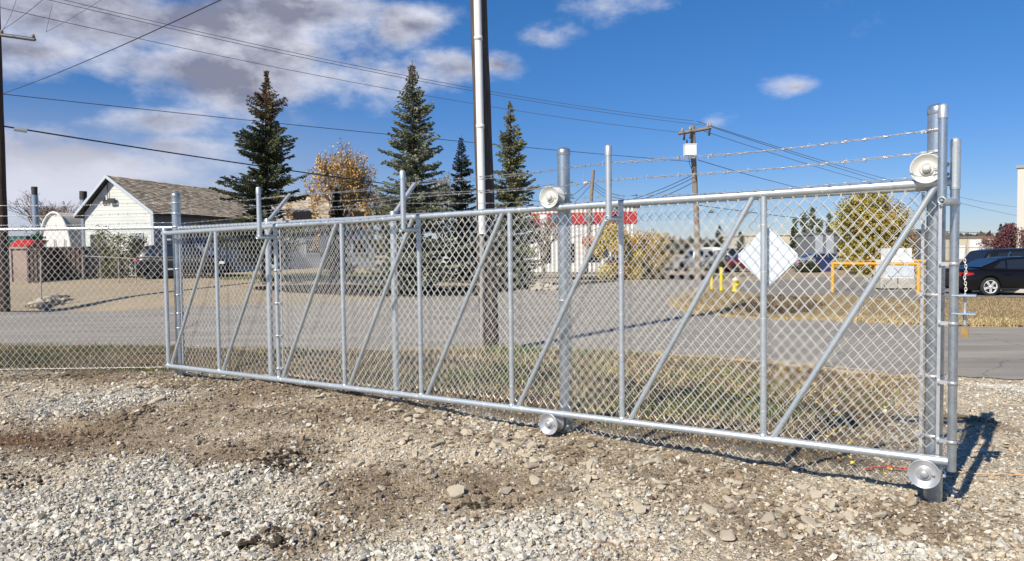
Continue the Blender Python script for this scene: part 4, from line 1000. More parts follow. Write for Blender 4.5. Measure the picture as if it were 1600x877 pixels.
def bush_like(px, Y, ytop, wpx, label, cols, n, leaf, name='bush', cat='bush', flat=.9, trunkh=.25, depth=.8, ybase=None, seed=0, clumps=26, top=1.0, stem=BARK, cs=None):
    rd = np.random.default_rng(seed + 500); base = stand(px, Y)
    if ybase is not None: base.z = max(base.z, -.2)
    zt = at(px, ytop, Y).z; H = zt - base.z; Rw = wpx / 2 * Y / F; t = thing(name, label, cat, base)
    mb = MB(); cl = []
    for k in range(clumps):
        a = rd.uniform(0, 6.283); rr = math.sqrt(rd.random()); f = rd.uniform(trunkh, 1) ; prof = math.sqrt(max(.05, 1 - ((f - .45) / .62) ** 2)) * top if flat else 1
        c = np.array(base) + np.array([math.cos(a) * rr * Rw * prof * .85, math.sin(a) * rr * Rw * prof * depth, H * f * .93]); cl.append(c)
        mid = np.array(base) + np.array([(c[0] - base.x) * .35, (c[1] - base.y) * .35, H * f * .45]); mb.tube([base, mid, c], [.03 + .01 * H, .02 + .004 * H, .008], 4, False)
    mb.build('trunk', stem, t, fix=False); cl = np.array(cl); i = rd.integers(0, clumps, n); cs = cs or max(.22 * Rw, .12 * H)
    o = rd.normal(size=(n, 3)); o /= np.linalg.norm(o, axis=1)[:, None]; o *= (rd.random(n) ** .45)[:, None] * cs * 1.35; P = cl[i] + o; P[:, 2] = np.maximum(P[:, 2], base.z + .04)
    D = rd.normal(size=(n, 3)); D[:, 2] -= .3; ci = rd.integers(0, len(cols), clumps); mixr = rd.random(n) < .35; idx = np.where(mixr, rd.integers(0, len(cols), n), ci[i])
    col = np.array(cols)[idx] * rd.uniform(.6, 1.3, (n, 1)); ln = rd.uniform(.6, 1.3, n) * leaf
    leafcloud(P, D, ln, ln * .7, col, LEAF, 'crown', t, cross=False); return t
def bare_tree(px, Y, ytop, wpx, label, leafcols, nleaf, leaf=.10, seed=0, twig=TWIG, depthmax=6, name='deciduous_tree', spread=.55, trunk=.2, rscale=1.0):
    rd = random.Random(seed + 900); base = stand(px, Y); H = at(px, ytop, Y).z - base.z; W_ = wpx / 2 * Y / F; t = thing(name, label, 'tree', base); mb = MB(); tips = []
    def grow(p, d, l, r, k):
        q = p + d * l; m1 = p.lerp(q, .5) + Vector((rd.gauss(0, 1), rd.gauss(0, 1), rd.gauss(0, 1))) * l * .05
        mb.tube([p, m1, q], [r, r * .85, r * .7], 5 if k < 2 else 3, False)
        if k >= 2: tips.append((m1, q, k))
        if k == depthmax: return
        for c in range(rd.choice((2, 3, 3)) if k else 5):
            ax = Vector((rd.gauss(0, 1), rd.gauss(0, 1), rd.gauss(0, .6))); ax.normalize(); nd = (d + ax * spread * rd.uniform(.7, 1.5) + Vector((0, 0, .10))).normalized(); grow(q if c or k == 0 else m1.lerp(q, .3), nd, (l if k else H * .2) * rd.uniform(.66, .86), r * .62, k + 1)
    grow(base - Vector((0, 0, .1)), Vector((0, 0, 1)), H * trunk, (.035 * H * .5 + .03) * rscale, 0)
    V = np.array(mb.v); V0 = np.array(base); ext = V[:, 2].max() - base.z; rx = np.percentile(np.abs(V[:, 0] - base.x), 98)
    sz, sx = H / ext, W_ / rx
    tf = lambda v: (base.x + (v[0] - base.x) * sx, base.y + (v[1] - base.y) * sx, base.z + (v[2] - base.z) * sz)
    mb.v = [tf(v) for v in mb.v]; mb.build('trunk', twig, t, fix=False)
    if nleaf:
        rn = np.random.default_rng(seed); T = np.array([[tf(a), tf(b)] for a, b, k in tips]); i = rn.integers(0, len(T), nleaf); u = rn.random((nleaf, 1)); P = T[i, 0] * u + T[i, 1] * (1 - u) + rn.normal(0, .06, (nleaf, 3))
        low = 1 - (P[:, 2] - base.z) / H; kk = rn.random(nleaf) < np.clip(low * 1.9, .12, 1); P = P[kk]; D = rn.normal(size=P.shape); ln = rn.uniform(.7, 1.3, len(P)) * leaf
        col = np.array(leafcols)[rn.integers(0, len(leafcols), len(P))] * rn.uniform(.7, 1.25, (len(P), 1)); leafcloud(P, D, ln, ln * .65, col, LEAF, 'crown', t, cross=False)
    return t
bare_tree(530, 45, 213, 132, 'half bare tree with orange yellow leaves between the two tall spruces', [(.60, .36, .09), (.64, .34, .07), (.58, .46, .22)], 13000, .13, seed=3, depthmax=7, trunk=.10, spread=.75)
bare_tree(92, 62, 295, 110, 'bare brown tree behind the white shelter at the left', [(.26, .14, .09)], 1800, .12, seed=5, depthmax=6)
bare_tree(690, 50, 262, 60, 'grey-green leafless tree behind the broadest spruce', [(.34, .34, .22), (.50, .44, .22)], 3000, .13, seed=8, depthmax=6)
bare_tree(375, 60, 275, 60, 'small bare tree behind the house roof', [(.3, .2, .12)], 0, seed=12, depthmax=5, rscale=.6)
bare_tree(612, 42, 300, 60, 'yellow leaved tree low behind the broadest spruce', [(.46, .36, .10), (.40, .26, .08)], 2600, .14, seed=15, depthmax=5)
bare_tree(850, 55, 330, 60, 'shrubby reddish tree before the red and white building', [(.26, .16, .10), (.30, .26, .14)], 2500, .12, seed=16, depthmax=5)
bush_like(965, 46, 352, 88, 'round yellow-green autumn bush right of the red and white building', [(.66, .50, .08), (.50, .44, .09), (.70, .42, .07)], 9000, .14, seed=1, trunkh=.08)
bush_like(1018, 48, 358, 70, 'orange autumn bush next to the yellow-green one', [(.54, .35, .10), (.42, .28, .11), (.56, .44, .16)], 7000, .14, seed=2, trunkh=.08)
bush_like(1360, 50, 301, 116, 'big dense olive-yellow tree behind the yellow barrier', [(.40, .34, .07), (.27, .25, .06), (.46, .32, .08)], 26000, .17, seed=4, name='deciduous_tree', cat='tree', trunkh=.05, clumps=70, top=1.0)
bush_like(1412, 54, 340, 40, 'low orange shrub at the right foot of the big olive tree', [(.36, .20, .07), (.24, .18, .07)], 2500, .14, seed=6, trunkh=.05)
bush_like(1580, 60, 352, 62, 'purple leaved tree in front of the tall cream building', [(.16, .055, .065), (.12, .05, .06), (.20, .09, .09)], 5000, .15, seed=7, name='deciduous_tree', cat='tree', trunkh=.25)
bush_like(1545, 61, 366, 30, 'small purple tree left of the thin brownish spruce', [(.18, .07, .08), (.22, .12, .10)], 1500, .13, seed=9, name='deciduous_tree', cat='tree', trunkh=.3)
for i, (px, yt, w) in enumerate(((1242, 333, 9), (1256, 325, 11), (1268, 321, 10), (1280, 326, 11), (1296, 330, 11))):
    bush_like(px, 130, yt, w * .75, ['leftmost', 'second', 'tallest, middle', 'fourth', 'rightmost'][i] + ' of the five slim poplars beyond the grey building', [(.17, .19, .11), (.14, .16, .10)], 1300, .32, name='poplar_tree', cat='tree', seed=20 + i, trunkh=.15, clumps=30, top=1.0, cs=.38)
for i, (px, yt, w) in enumerate(((168, 355, 24), (186, 358, 22), (214, 358, 24))):
    bush_like(px, 38.5, yt + (10 if i else 0), w * 1.2, ['left, tallest', 'middle, palest', 'right, darkest'][i] + ' upright cedar shrub along the white gable wall', [[(.17, .18, .07), (.22, .20, .10)], [(.22, .22, .11), (.26, .24, .13)], [(.09, .085, .04), (.13, .12, .05)]][i], 2200, .10, name='cedar_shrub', cat='shrub', seed=30 + i, trunkh=.03, clumps=22, flat=0)
bush_like(1192, 64, 395, 30, 'dark low bush under the diamond sign', [(.06, .07, .035)], 1200, .15, seed=41, trunkh=.05)
bush_like(1262, 55, 410, 44, 'dark low hedge in front of the silver car', [(.05, .055, .03)], 1500, .14, seed=42, trunkh=.05)
bush_like(1120, 56, 404, 40, 'dark shrub behind the yellow bollards', [(.05, .06, .03)], 1600, .14, seed=43, trunkh=.05)
# distant belt of trees on the horizon
def belt():
    n = 30000; a = rng.uniform(-.75, .85, n); Y = rng.uniform(220, 330, n); X = Y * a; hmax = 2.2 + 3 * np.clip(fbm(a * 14, a * 0, 4, 3.) + .5, 0, 1)
    Z = rng.random(n) ** .7 * hmax; P = np.stack([X, Y, Z - .2], 1); D = rng.normal(size=(n, 3)); ln = rng.uniform(1.5, 3.2, n)
    col = np.array([(.09, .095, .06), (.15, .12, .07), (.12, .10, .08)])[rng.integers(0, 3, n)] * rng.uniform(.7, 1.3, (n, 1))
    o = leafcloud(P, D, ln, ln * .9, col, LEAF, 'distant_trees', None, cross=False); tag(o, 'far belt of low trees along the horizon', 'trees', kind='stuff')
belt()

# ------------------------------------------------------------------ buildings
def frame2(origin, ang):
    """local frame: u along the angle, v to the left of it (away), in plan"""
    u = Vector((math.cos(ang), math.sin(ang), 0)); v = Vector((-math.sin(ang), math.cos(ang), 0)); o = Vector(origin)
    return lambda a, b, z: o + u * a + v * b + Vector((0, 0, z))
def obox(mb, T, a0, a1, b0, b1, z0, z1):
    c = [T(a, b, z) for a in (a0, a1) for b in (b0, b1) for z in (z0, z1)]; mb.add(c, [(0, 1, 3, 2), (4, 6, 7, 5), (0, 4, 5, 1), (2, 3, 7, 6), (0, 2, 6, 4), (1, 5, 7, 3)])
SHING = mat('tan_shingles', rough=.95, attr='tint', var=.2, vscale=4, spec=.1)
def shingle_roof(name, A, Bv, Cv, Dv, parent, rows, cols, seed=0):
    """A,B eave ends; D,C ridge ends; individual tabs in staggered lapped courses, joined"""
    rd = np.random.default_rng(seed); A, Bv, Cv, Dv = [np.array(v) for v in (A, Bv, Cv, Dv)]; nrm = np.cross(Bv - A, Dv - A); nrm = nrm / np.linalg.norm(nrm)
    if nrm[2] < 0: nrm = -nrm
    Vs = []; C = []
    for r in range(rows):
        v0 = r / rows; v1 = (r + 1.15) / rows; e0 = (A + (Dv - A) * v0, Bv + (Cv - Bv) * v0); e1 = (A + (Dv - A) * min(v1, 1), Bv + (Cv - Bv) * min(v1, 1)); off = rd.random() * .5
        for c in range(-1, cols + 1):
            u0 = min(max((c + off + (r % 2) * .5) / cols, 0), 1); u1 = min(max((c + 1 + off + (r % 2) * .5) / cols, 0), 1)
            if u1 - u0 < 1e-4: continue
            h = .03 + .02 * rd.random(); q = [e0[0] + (e0[1] - e0[0]) * u0 + nrm * h, e0[0] + (e0[1] - e0[0]) * u1 + nrm * h, e1[0] + (e1[1] - e1[0]) * u1 + nrm * .008, e1[0] + (e1[1] - e1[0]) * u0 + nrm * .008]
            Vs.extend(q + [q[0] - nrm * .04, q[1] - nrm * .04]); tone = rd.choice([.8, .95, 1.05, 1.25, .65]); C.extend([np.array([.70, .57, .40]) * tone] * 6)
    n = len(Vs) // 6; o = np.arange(n)[:, None] * 6; Fc = np.concatenate([o + np.array([0, 1, 2, 3]), o + np.array([4, 5, 1, 0])])
    return npmesh(name, np.array(Vs), Fc, SHING, tint=np.array(C), parent=parent, kind='stuff')
def siding(T, side, a0, a1, b0, b1, zs, m, parent, name='siding_board', shape=None):
    """horizontal lapped boards on a wall plane; shape(z)->(lo,hi) clips them (gable)"""
    for z0, z1 in zip(zs[:-1], zs[1:]):
        lo, hi = (a0, a1)
        mb = MB()
        if shape: (lo0, hi0), (lo1, hi1) = shape(z0), shape(z1)
        else: lo0 = lo1 = lo; hi0 = hi1 = hi
        if hi1 - lo1 < .02: hi1 = lo1 = (hi1 + lo1) / 2
        if side == 'u': f = lambda a, d, z: T(a, b0 - d, z)
        else: f = lambda a, d, z: T(b0 + d, a, z)
        p = [f(lo0, .022, z0), f(hi0, .022, z0), f(hi1, .012, z1), f(lo1, .012, z1), f(lo0, 0, z0), f(hi0, 0, z0), f(hi1, 0, z1), f(lo1, 0, z1)]
        mb.add(p, [(0, 1, 2, 3), (4, 7, 6, 5), (0, 4, 5, 1), (3, 2, 6, 7), (1, 5, 6, 2), (0, 3, 7, 4)]); mb.build(name, m, parent)

def house_one():
    Y = 40; cR = at(240, 420, Y); g0 = hz(cR.x, cR.y); ang = math.radians(-6); eave = at(240, 331, Y).z
    o = Vector((cR.x, cR.y, 0)); u = Vector((math.cos(ang), math.sin(ang), 0))
    Wd = 112 * Y / F; T = frame2(o, ang)       # gable face from a=-Wd to 0 at b=0; long side runs back to the right
    h = thing('house', 'white sided house with tan shingle roof and front gable across the road', 'house', Vector((o.x - Wd / 2, o.y, g0)))
    ridge = at(165, 276, Y).z; aR = -Wd * .62
    aR = -Wd / 2 - .35
    # long wall runs to the right, seen at a slant: direction w
    w = Vector((math.cos(math.radians(36)), math.sin(math.radians(36)), 0)); far = at(404, 425, 50); w = (Vector((far.x, far.y, 0)) - o); LL = w.length; w.normalize()
    P = lambda a, l, z: Vector((o.x, o.y, 0)) + u * a + w * l + Vector((0, 0, z))
    mb = MB(); g = g0 - .4
    mb.poly([P(-Wd, 0, g), P(0, 0, g), P(0, 0, eave), P(aR, 0, ridge - .1), P(-Wd, 0, eave)]); mb.quad(P(0, 0, g), P(0, LL, g), P(0, LL, eave), P(0, 0, eave)); mb.quad(P(-Wd, 0, g), P(-Wd, LL, g), P(-Wd, LL, eave), P(-Wd, 0, eave)); mb.poly([P(-Wd, LL, g), P(0, LL, g), P(0, LL, eave), P(aR, LL, ridge - .1), P(-Wd, LL, eave)])
    mb.build('wall', WSID, h, fix=False)
    zs = np.arange(g0, ridge - .15, .19)
    def shp(z):
        if z <= eave: return (-Wd + .02, -.02)
        f = (z - eave) / (ridge - .1 - eave); return (-Wd + (aR + Wd) * f + .02, 0 + aR * f - .02)
    siding(lambda a, b, z: P(a, 0, z) + Vector((0, 0, 0)) + (-Vector((-u.y, u.x, 0))) * (-b), 'u', -Wd, 0, 0, 0, zs, WSID, h, shape=shp)
    # long wall boards: side shade in the grey, eave shade in the top courses
    nrm = Vector((w.y, -w.x, 0))
    for z in np.arange(g0 + .2, eave - .15, .21):
        mb = MB(); a_, b_ = P(0, .15, z), P(0, LL - .1, z); q = [a_ + nrm * .04, b_ + nrm * .04, b_ + nrm * .012 + Vector((0, 0, .21)), a_ + nrm * .012 + Vector((0, 0, .21))]
        mb.add(q + [a_, b_], [(0, 1, 2, 3), (0, 4, 5, 1)]); mb.build('siding_board', GSID if z < eave - .75 else EAVE_SHADE, h, fix=False)
    for l in (0, .70 * LL, LL):
        mb = MB(); c = P(0, l, (g0 + eave) / 2); mb.box(c + nrm * .03, (.16, .16, eave - g0)); mb.build('corner_trim', TRIMW, h)
    ov = .35; sl = (ridge - eave) / abs(aR)
    E0 = P(ov, -ov, eave - ov * sl * .5 + .08); E1 = P(ov, LL + ov, eave - ov * sl * .5 + .08); Rr0 = P(aR, -ov, ridge + .05); Rr1 = P(aR, LL + ov, ridge + .05); F0 = P(-Wd - ov, -ov, eave - ov * sl * .5 + .0); F1 = P(-Wd - ov, LL + ov, eave - ov * sl * .5)
    mb = MB(); dn = Vector((0, 0, -.14)); mb.prism([E0, E1, Rr1, Rr0], dn); mb.prism([F0, Rr0, Rr1, F1], dn); mb.build('roof', DARKTRIM, h)
    shingle_roof('shingles', E0 + Vector((0, 0, .01)), E1 + Vector((0, 0, .01)), Rr1 + Vector((0, 0, .01)), Rr0 + Vector((0, 0, .01)), h, 22, 36, 3)
    for a_, b_ in ((E0, Rr0), (F0, Rr0)):
        mb = MB(); d = Vector((0, 0, -.15)); mb.prism([a_ + Vector((0, 0, .04)), b_ + Vector((0, 0, .04)), b_ + d, a_ + d], (-nrm * 0 + Vector((u.y, -u.x, 0)) * .05)); mb.build('barge_board', TRIMW, h)
    mb = MB(); mb.tube([E0 + Vector((0, 0, -.05)), E1 + Vector((0, 0, -.05))], .06, 6); mb.build('gutter', DARKTRIM, h)
    # gable opening and floodlights
    fr = Vector((u.y, -u.x, 0))
    mb = MB(); c = P(-Wd * .84, 0, g0 + 1.35) + fr * .05; mb.box(c, (.55, .08, 1.9)); wi = mb.build('window', DARKTRIM, h)
    mb = MB(); c = P(-Wd * .22, 0, g0 + 1.4) + fr * .05; mb.box(c, (.7, .08, 1.9)); mb.build('door', GSID, h)
    fl = MB(); c = P(aR - .15, 0, eave + (ridge - eave) * .35) + fr * .2; fl.box(c + Vector((-.28, 0, .05)), (.4, .12, .2)); fl.box(c + Vector((.28, 0, -.05)), (.34, .12, .26)); fl.tube([c + Vector((0, .1, -.02)), c + Vector((0, .1, 1.2))], .02, 5); fl.build('floodlight', DARKTRIM, h)
    # blue framed round emblem window on the long wall
    l0, l1 = .28 * LL, .46 * LL; z0, z1 = eave - 2.05, eave - .95
    mb = MB(); q = [P(0, l0, z0), P(0, l1, z0), P(0, l1, z1), P(0, l0, z1)]; mb.prism([v + nrm * .05 for v in q], nrm * .05); mb.build('sign_board', BLUEP, h)
    cc = P(0, (l0 + l1) / 2, z0 + .72) + nrm * .12; mb = MB(); rr = .5
    mb.tube([cc + w * rr * math.cos(t) + Vector((0, 0, rr * math.sin(t))) for t in [2 * math.pi * k / 24 for k in range(25)]], .045, 5, False); mb.build('ring_emblem', WHITEP, h)
    mb = MB(); q = [P(0, .52 * LL, z0 + .1), P(0, .64 * LL, z0 + .1), P(0, .64 * LL, z0 + 1.0), P(0, .52 * LL, z0 + 1.0)]; mb.prism([v + nrm * .05 for v in q], nrm * .03); mb.build('window', GLASS, h)
    # chimney stack with cage top at the back left
    q = at(130, 330, 42); qb = Vector((q.x, q.y, g0 + .5)); mb = MB(); mb.tube([qb, at(130, 312, 42)], .15, 12); mb.build('flue', GALV2, h); mb = MB(); mb.tube([at(130, 312, 42), at(130, 299, 42)], .2, 8); mb.build('flue_cap', DARKTRIM, h)
    return g0, P, LL, Wd
g0H, PH, LLH, WdH = house_one()

def house_two():
    # lower house further right, behind the ragged spruce; roof slope faces the road
    YL, YR = 52, 56; a = at(452, 345, YL); b = at(585, 345, YR); g = hz(a.x, a.y); zE = at(500, 345, 54).z; u = Vector((b.x - a.x, b.y - a.y, 0)); LL = u.length; u.normalize(); v = Vector((-u.y, u.x, 0)); o = Vector((a.x, a.y, 0))
    P = lambda x, y, z: o + u * x + v * y + Vector((0, 0, z)); zR = at(470, 306, 57).z; D = 8.0
    h = thing('house', 'grey house with a low tan shingle roof and dark dormers, half hidden by spruces', 'house', P(LL / 2, 0, g))
    mb = MB(); mb.poly([P(0, 0, g - .3), P(LL, 0, g - .3), P(LL, 0, zE), P(0, 0, zE)]); mb.poly([P(0, 0, g - .3), P(0, 0, zE), P(0, D / 2, zR - .1), P(0, D, zE), P(0, D, g - .3)]); mb.poly([P(LL, 0, g - .3), P(LL, 0, zE), P(LL, D / 2, zR - .1), P(LL, D, zE), P(LL, D, g - .3)]); mb.poly([P(0, D, g - .3), P(LL, D, g - .3), P(LL, D, zE), P(0, D, zE)]); mb.build('wall', GSID, h, fix=False)
    for z in np.arange(g, zE - .1, .25):
        mb = MB(); mb.prism([P(.1, -.03, z), P(LL - .1, -.03, z), P(LL - .1, -.012, z + .25), P(.1, -.012, z + .25)], v * .008); mb.build('siding_board', GSID, h, fix=False)
    mb = MB(); mb.prism([P(-.4, -.5, zE - .1), P(LL + .4, -.5, zE - .1), P(LL + .4, D / 2, zR), P(-.4, D / 2, zR)], (0, 0, -.12)); mb.prism([P(-.4, D + .5, zE - .1), P(LL + .4, D + .5, zE - .1), P(LL + .4, D / 2, zR), P(-.4, D / 2, zR)], (0, 0, -.12)); mb.build('roof', DARKTRIM, h)
    up = Vector((0, 0, .01)); shingle_roof('shingles', P(-.4, -.5, zE - .1) + up, P(LL + .4, -.5, zE - .1) + up, P(LL + .4, D / 2, zR) + up, P(-.4, D / 2, zR) + up, h, 18, 30, 5)
    for x in (.12 * LL, .78 * LL):
        mb = MB(); c = [P(x - 1.0, -.7, zE - .1), P(x + 1.0, -.7, zE - .1), P(x + .8, -.7, zE + .45), P(x + .35, -.7, zE + .7), P(x - .5, -.7, zE + .7), P(x - .9, -.7, zE + .4)]; mb.prism(c, v * 1.6); mb.build('dormer', DARKTRIM, h)
    for x in (.25, .55, .8):
        mb = MB(); mb.bbox((0, 0, 0), (0.01, .01, .01)); mb = MB(); mb.prism([P(LL * x - .6, -.04, g + 1.0), P(LL * x + .6, -.04, g + 1.0), P(LL * x + .6, -.04, g + 2.1), P(LL * x - .6, -.04, g + 2.1)], -v * .05); f = mb.build('window', TRIMW, h); mb = MB(); mb.prism([P(LL * x - .5, -.095, g + 1.1), P(LL * x + .5, -.095, g + 1.1), P(LL * x + .5, -.095, g + 2.0), P(LL * x - .5, -.095, g + 2.0)], -v * .01); mb.build('pane', GLASS, f)
house_two()

def shelter():
    Y = 50; a = at(62, 384, Y); g = hz(a.x, a.y); cx0, cx1 = at(60, 384, Y).x, at(112, 384, Y).x; W_ = cx1 - cx0; cx = (cx0 + cx1) / 2; top = at(88, 332, Y).z; H = top - g
    t = thing('fabric_shelter', 'white arched fabric shelter left of the white house', 'shelter', Vector((cx, Y, g))); n = 16; arc = []
    for k in range(n + 1):
        f = math.pi * k / n; arc.append((cx - math.cos(f) * W_ / 2, g + H * (math.sin(f) ** .75)))
    dv = Vector((5.5, 9.0, 0)); mb = MB(); mb.add([Vector((x, Y, z)) for x, z in arc] + [Vector((x, Y, z)) + dv for x, z in arc], [(i, i + 1, n + 2 + i, n + 1 + i) for i in range(n)], True); mb.build('cover', FABT, t, fix=False)
    mb = MB(); mb.poly([Vector((x, Y + .02, z)) for x, z in arc]); mb.build('end_panel', FAB, t, fix=False)
    mb = MB(); mb.tube([Vector((x, Y - .03, z)) for x, z in arc], .09, 6); mb.build('rim', FAB, t)
    for x in (.2, .5, .8):
        mb = MB(); xx = cx0 + W_ * x; mb.tube([Vector((xx, Y - .06, g)), Vector((xx, Y - .06, g + H * .55))], .03, 5); mb.build('door_seam', PVCG, t)
shelter()
# stove pipe stack
q = stand(56, 44); t = thing('stack_pipe', 'tall silver stack with a black cage top and a green base behind the brown wall', 'stack', q)
mb = MB(); mb.tube([at(58, 385, 44), at(54, 305, 44)], .19, 16); mb.build('pipe', GALV2, t); mb = MB(); mb.tube([at(54, 305, 44), at(53.5, 292, 44)], [.19, .2], 4); mb.build('cage_cap', DARKTRIM, t)
p0 = at(59, 400, 44); mb = MB(); mb.tube([Vector((p0.x, p0.y, q.z)), Vector((p0.x, p0.y, at(58, 366, 44).z))], .30, 16); mb.build('green_base', mat('green_tank_paint', (.015, .10, .05), .5), t)
# brown wall, dumpsters
def ribbed(name, label, cat, px0, px1, y0, y1, Y, depth, m, ribs):
    a = at(px0, y1, Y); b = at(px1, y1, Y); z0 = min(a.z, hz(a.x, a.y)); z1 = at(px0, y0, Y).z; t = thing(name, label, cat, Vector(((a.x + b.x) / 2, Y, z0)))
    mb = MB(); mb.bbox((a.x, Y, z0), (b.x, Y + depth, z1)); mb.build('body', m, t)
    for k in range(ribs + 1):
        x = a.x + (b.x - a.x) * k / ribs; mb = MB(); mb.box((x, Y - .03, (z0 + z1) / 2), (.09, .06, z1 - z0)); mb.build('rib', m, t)
    mb = MB(); mb.box(((a.x + b.x) / 2, Y - .045, z1 - .05), (b.x - a.x + .1, .09, .1)); mb.build('top_rim', m, t); return t, a.x, b.x, z0, z1
ribbed('steel_bin', 'long dark brown steel bin standing before the white shelter', 'bin', 68, 131, 386, 420, 38, 2.2, BROWNP, 9)
t, x0_, x1_, z0_, z1_ = ribbed('dumpster', 'beige dumpster with a red lid behind the left pole', 'dumpster', 18, 44, 386, 421, 37, 1.6, BEIGEP, 1)
mb = MB(); mb.prism([(x0_ - .1, 36.9, z1_ + .02), (x1_ + .15, 36.9, z1_ + .02), (x1_ + .1, 37.4, z1_ + .35), (x0_, 37.4, z1_ + .35)], (0, 1.2, 0)); mb.build('lid', REDP, t)
t, *_r4 = ribbed('dumpster', 'dark brown dumpster right beside the beige one', 'dumpster', 45, 64, 388, 424, 36.5, 1.5, BROWNP, 3)
t, x0_, x1_, z0_, z1_ = ribbed('dumpster', 'teal dumpster farther behind the red lid', 'dumpster', 6, 40, 373, 400, 43, 1.6, TEAL, 4)
mb = MB(); mb.bbox((x0_ - .1, 42.9, z1_ + .01), (x1_ + .1, 44.8, z1_ + .14)); mb.build('lid', DARKTRIM, t)
t, *_r4 = ribbed('utility_box', 'grey box between the brown bin and the white house', 'box', 132, 141, 388, 420, 38.3, 1.2, mat('grey_box_paint', (.12, .13, .14), .6), 2)
# yard fence in front of the gable wall
yf = thing('yard_fence', 'low wire fence with thin steel posts in front of the white gable wall', 'fence', stand(170, 37.4))
P0 = None
for px in (130, 157, 186, 212):
    q = stand(px, 37.4 - (px - 130) * .03); tp = Vector((q.x, q.y, q.z + 1.25)); mb = MB(); mb.tube([q, tp], .028, 8); mb.build('post', PVCG, yf)
    if P0 is not None:
        mb = MB(); mb.tube([P0, tp], .02, 6); mb.build('top_rail', PVCG, yf)
    P0 = tp

def red_building():
    YL, YR = 62, 60.5; a = at(828, 400, YL); b = at(996, 400, YR); u = Vector((b.x - a.x, b.y - a.y, 0)); LL = u.length; u.normalize(); v = Vector((-u.y, u.x, 0)); o = Vector((a.x, a.y, 0)); P = lambda x, y, z: o + u * x + v * y + Vector((0, 0, z))
    g = -.15; zt = at(828, 324, YL).z; zb0, zb1 = at(828, 352, YL).z, at(828, 334, YL).z
    wallm = mat('rib_gap_shade', (.40, .39, .38), .6)  # white metal wall; shade between the ribs is painted as grey
    h = thing('metal_building', 'white ribbed metal building with a red band and bluish windows behind the middle post', 'building', P(LL / 2, 0, g)); D = 5
    mb = MB(); obox(mb, P, 0, LL, 0, D, g, zt); mb.build('wall', wallm, h)
    rb = MB()
    for k in range(int(LL / .35)):
        x = (k + .5) * .35; obox(rb, P, x - .085, x + .085, -.05, -.003, g, zt - .05)
    o_ = rb.build('wall_ribs', WHITEP, h, fix=False); o_['kind'] = 'stuff'
    mb = MB(); obox(mb, P, .05, LL - .05, -.09, -.055, zb0, zb1); mb.build('red_band', REDP, h)
    mb = MB(); obox(mb, P, -.3, LL + .3, -.3, D + .3, zt, zt + .14); mb.build('roof_trim', REDP, h)
    for x0, x1, m in ((.10, .17, WHITEP), (.20, .26, GLASSB), (.30, .40, GLASSB), (.52, .60, GLASSB), (.70, .76, GLASSB)):
        mb = MB(); obox(mb, P, LL * x0, LL * x1, -.13, -.095, zb0 + .15, zb1 - .1); mb.build('window', m, h)
    for k in range(24):
        x = (k + .5) / 24 * LL; mb = MB(); obox(mb, P, x - .04, x + .04, -.11, -.092, zb0 + .02, zb1 - .02); mb.build('band_batten', REDP, h, fix=False)
    for x0, x1 in ((.10, .20), (.28, .42), (.55, .66)):
        mb = MB(); obox(mb, P, LL * x0, LL * x1, -.08, -.055, g + .8, g + 2.4); mb.build('window', GLASS, h)
    mb = MB(); mb.prism([P(LL * .5, -.06, 2.3), P(LL * .66, -.06, 2.3), P(LL * .66, -1.2, 2.1), P(LL * .5, -1.2, 2.1)], (0, 0, .5)); mb.build('awning', mat('faded_red_canvas', (.45, .12, .07), .8), h)
    q = MB(); q.bbox((0, 0, 0), (1, 1, 1))
red_building()
def box_building(label, px0, px1, ytop, Y, m, D=10, parts=(), slope=0, roofm=None, cat='building', name='metal_building', ang=0.):
    a = at(px0, 400, Y); b = at(px1, 400, Y); zt = at((px0 + px1) / 2, ytop, Y).z; t = thing(name, label, cat, Vector(((a.x + b.x) / 2, Y, -.15)))
    T = frame2((a.x, Y, 0), ang); LL = (b.x - a.x) / math.cos(ang)
    mb = MB(); obox(mb, T, 0, LL, 0, D, RZ - .05, zt); mb.build('wall', m, t)
    mb = MB(); obox(mb, T, -.12, LL + .12, -.12, D + .1, zt, zt + .22); mb.build('roof_trim', roofm or m, t)
    for nm, f0, f1, z0, z1, pm in parts:
        mb = MB(); obox(mb, T, LL * f0, LL * f1, -.07, -.003, z0, z1); mb.build(nm, pm, t)
    n = int(LL / .9); rb = MB()
    for k in range(1, n): obox(rb, T, k * LL / n - .03, k * LL / n + .03, -.03, -.002, -.15, zt - .02)
    o = rb.build('wall_ribs', m, t, fix=False); o['kind'] = 'stuff'
    return t
box_building('low cream building behind the diamond sign', 1165, 1268, 368, 85, CREAM2, parts=(('door', .3, .36, -.1, 2.1, GSID), ('window', .5, .6, 1, 2, GLASS)))
box_building('grey and white building with tall door panels right of the cream building', 1269, 1308, 367, 80, mat('dark_grey_cladding', (.14, .155, .18), .6), parts=(('door', .12, .42, -.1, 3.1, mat('pale_grey_panel', (.36, .39, .44), .6)), ('door', .55, .85, -.1, 3.1, mat('pale_grey_panel', (.36, .39, .44), .6))))
box_building('cream warehouse with a white garage door, far right behind the cars', 1496, 1552, 372, 95, CREAM2, roofm=mat('brown_trim', (.20, .17, .15), .7), parts=(('garage_door', .34, .84, -.1, 2.3, WHITEP), ('door', .02, .2, -.1, 1.6, WHITEP)))
box_building('tall cream ribbed metal building cut by the right edge', 1588, 1760, 262, 60, mat('cream_cladding', (.60, .57, .50), .55, var=.05, vscale=.5), roofm=mat('grey_roof_edge', (.30, .30, .28), .6), ang=math.radians(-42))
box_building('dark shed behind the olive tree', 1418, 1452, 362, 75, mat('dark_shed', (.10, .11, .13), .7))
box_building('small cream office trailer left of the far pole', 1095, 1112, 392, 70, CREAM, D=3, name='office_trailer', cat='trailer')
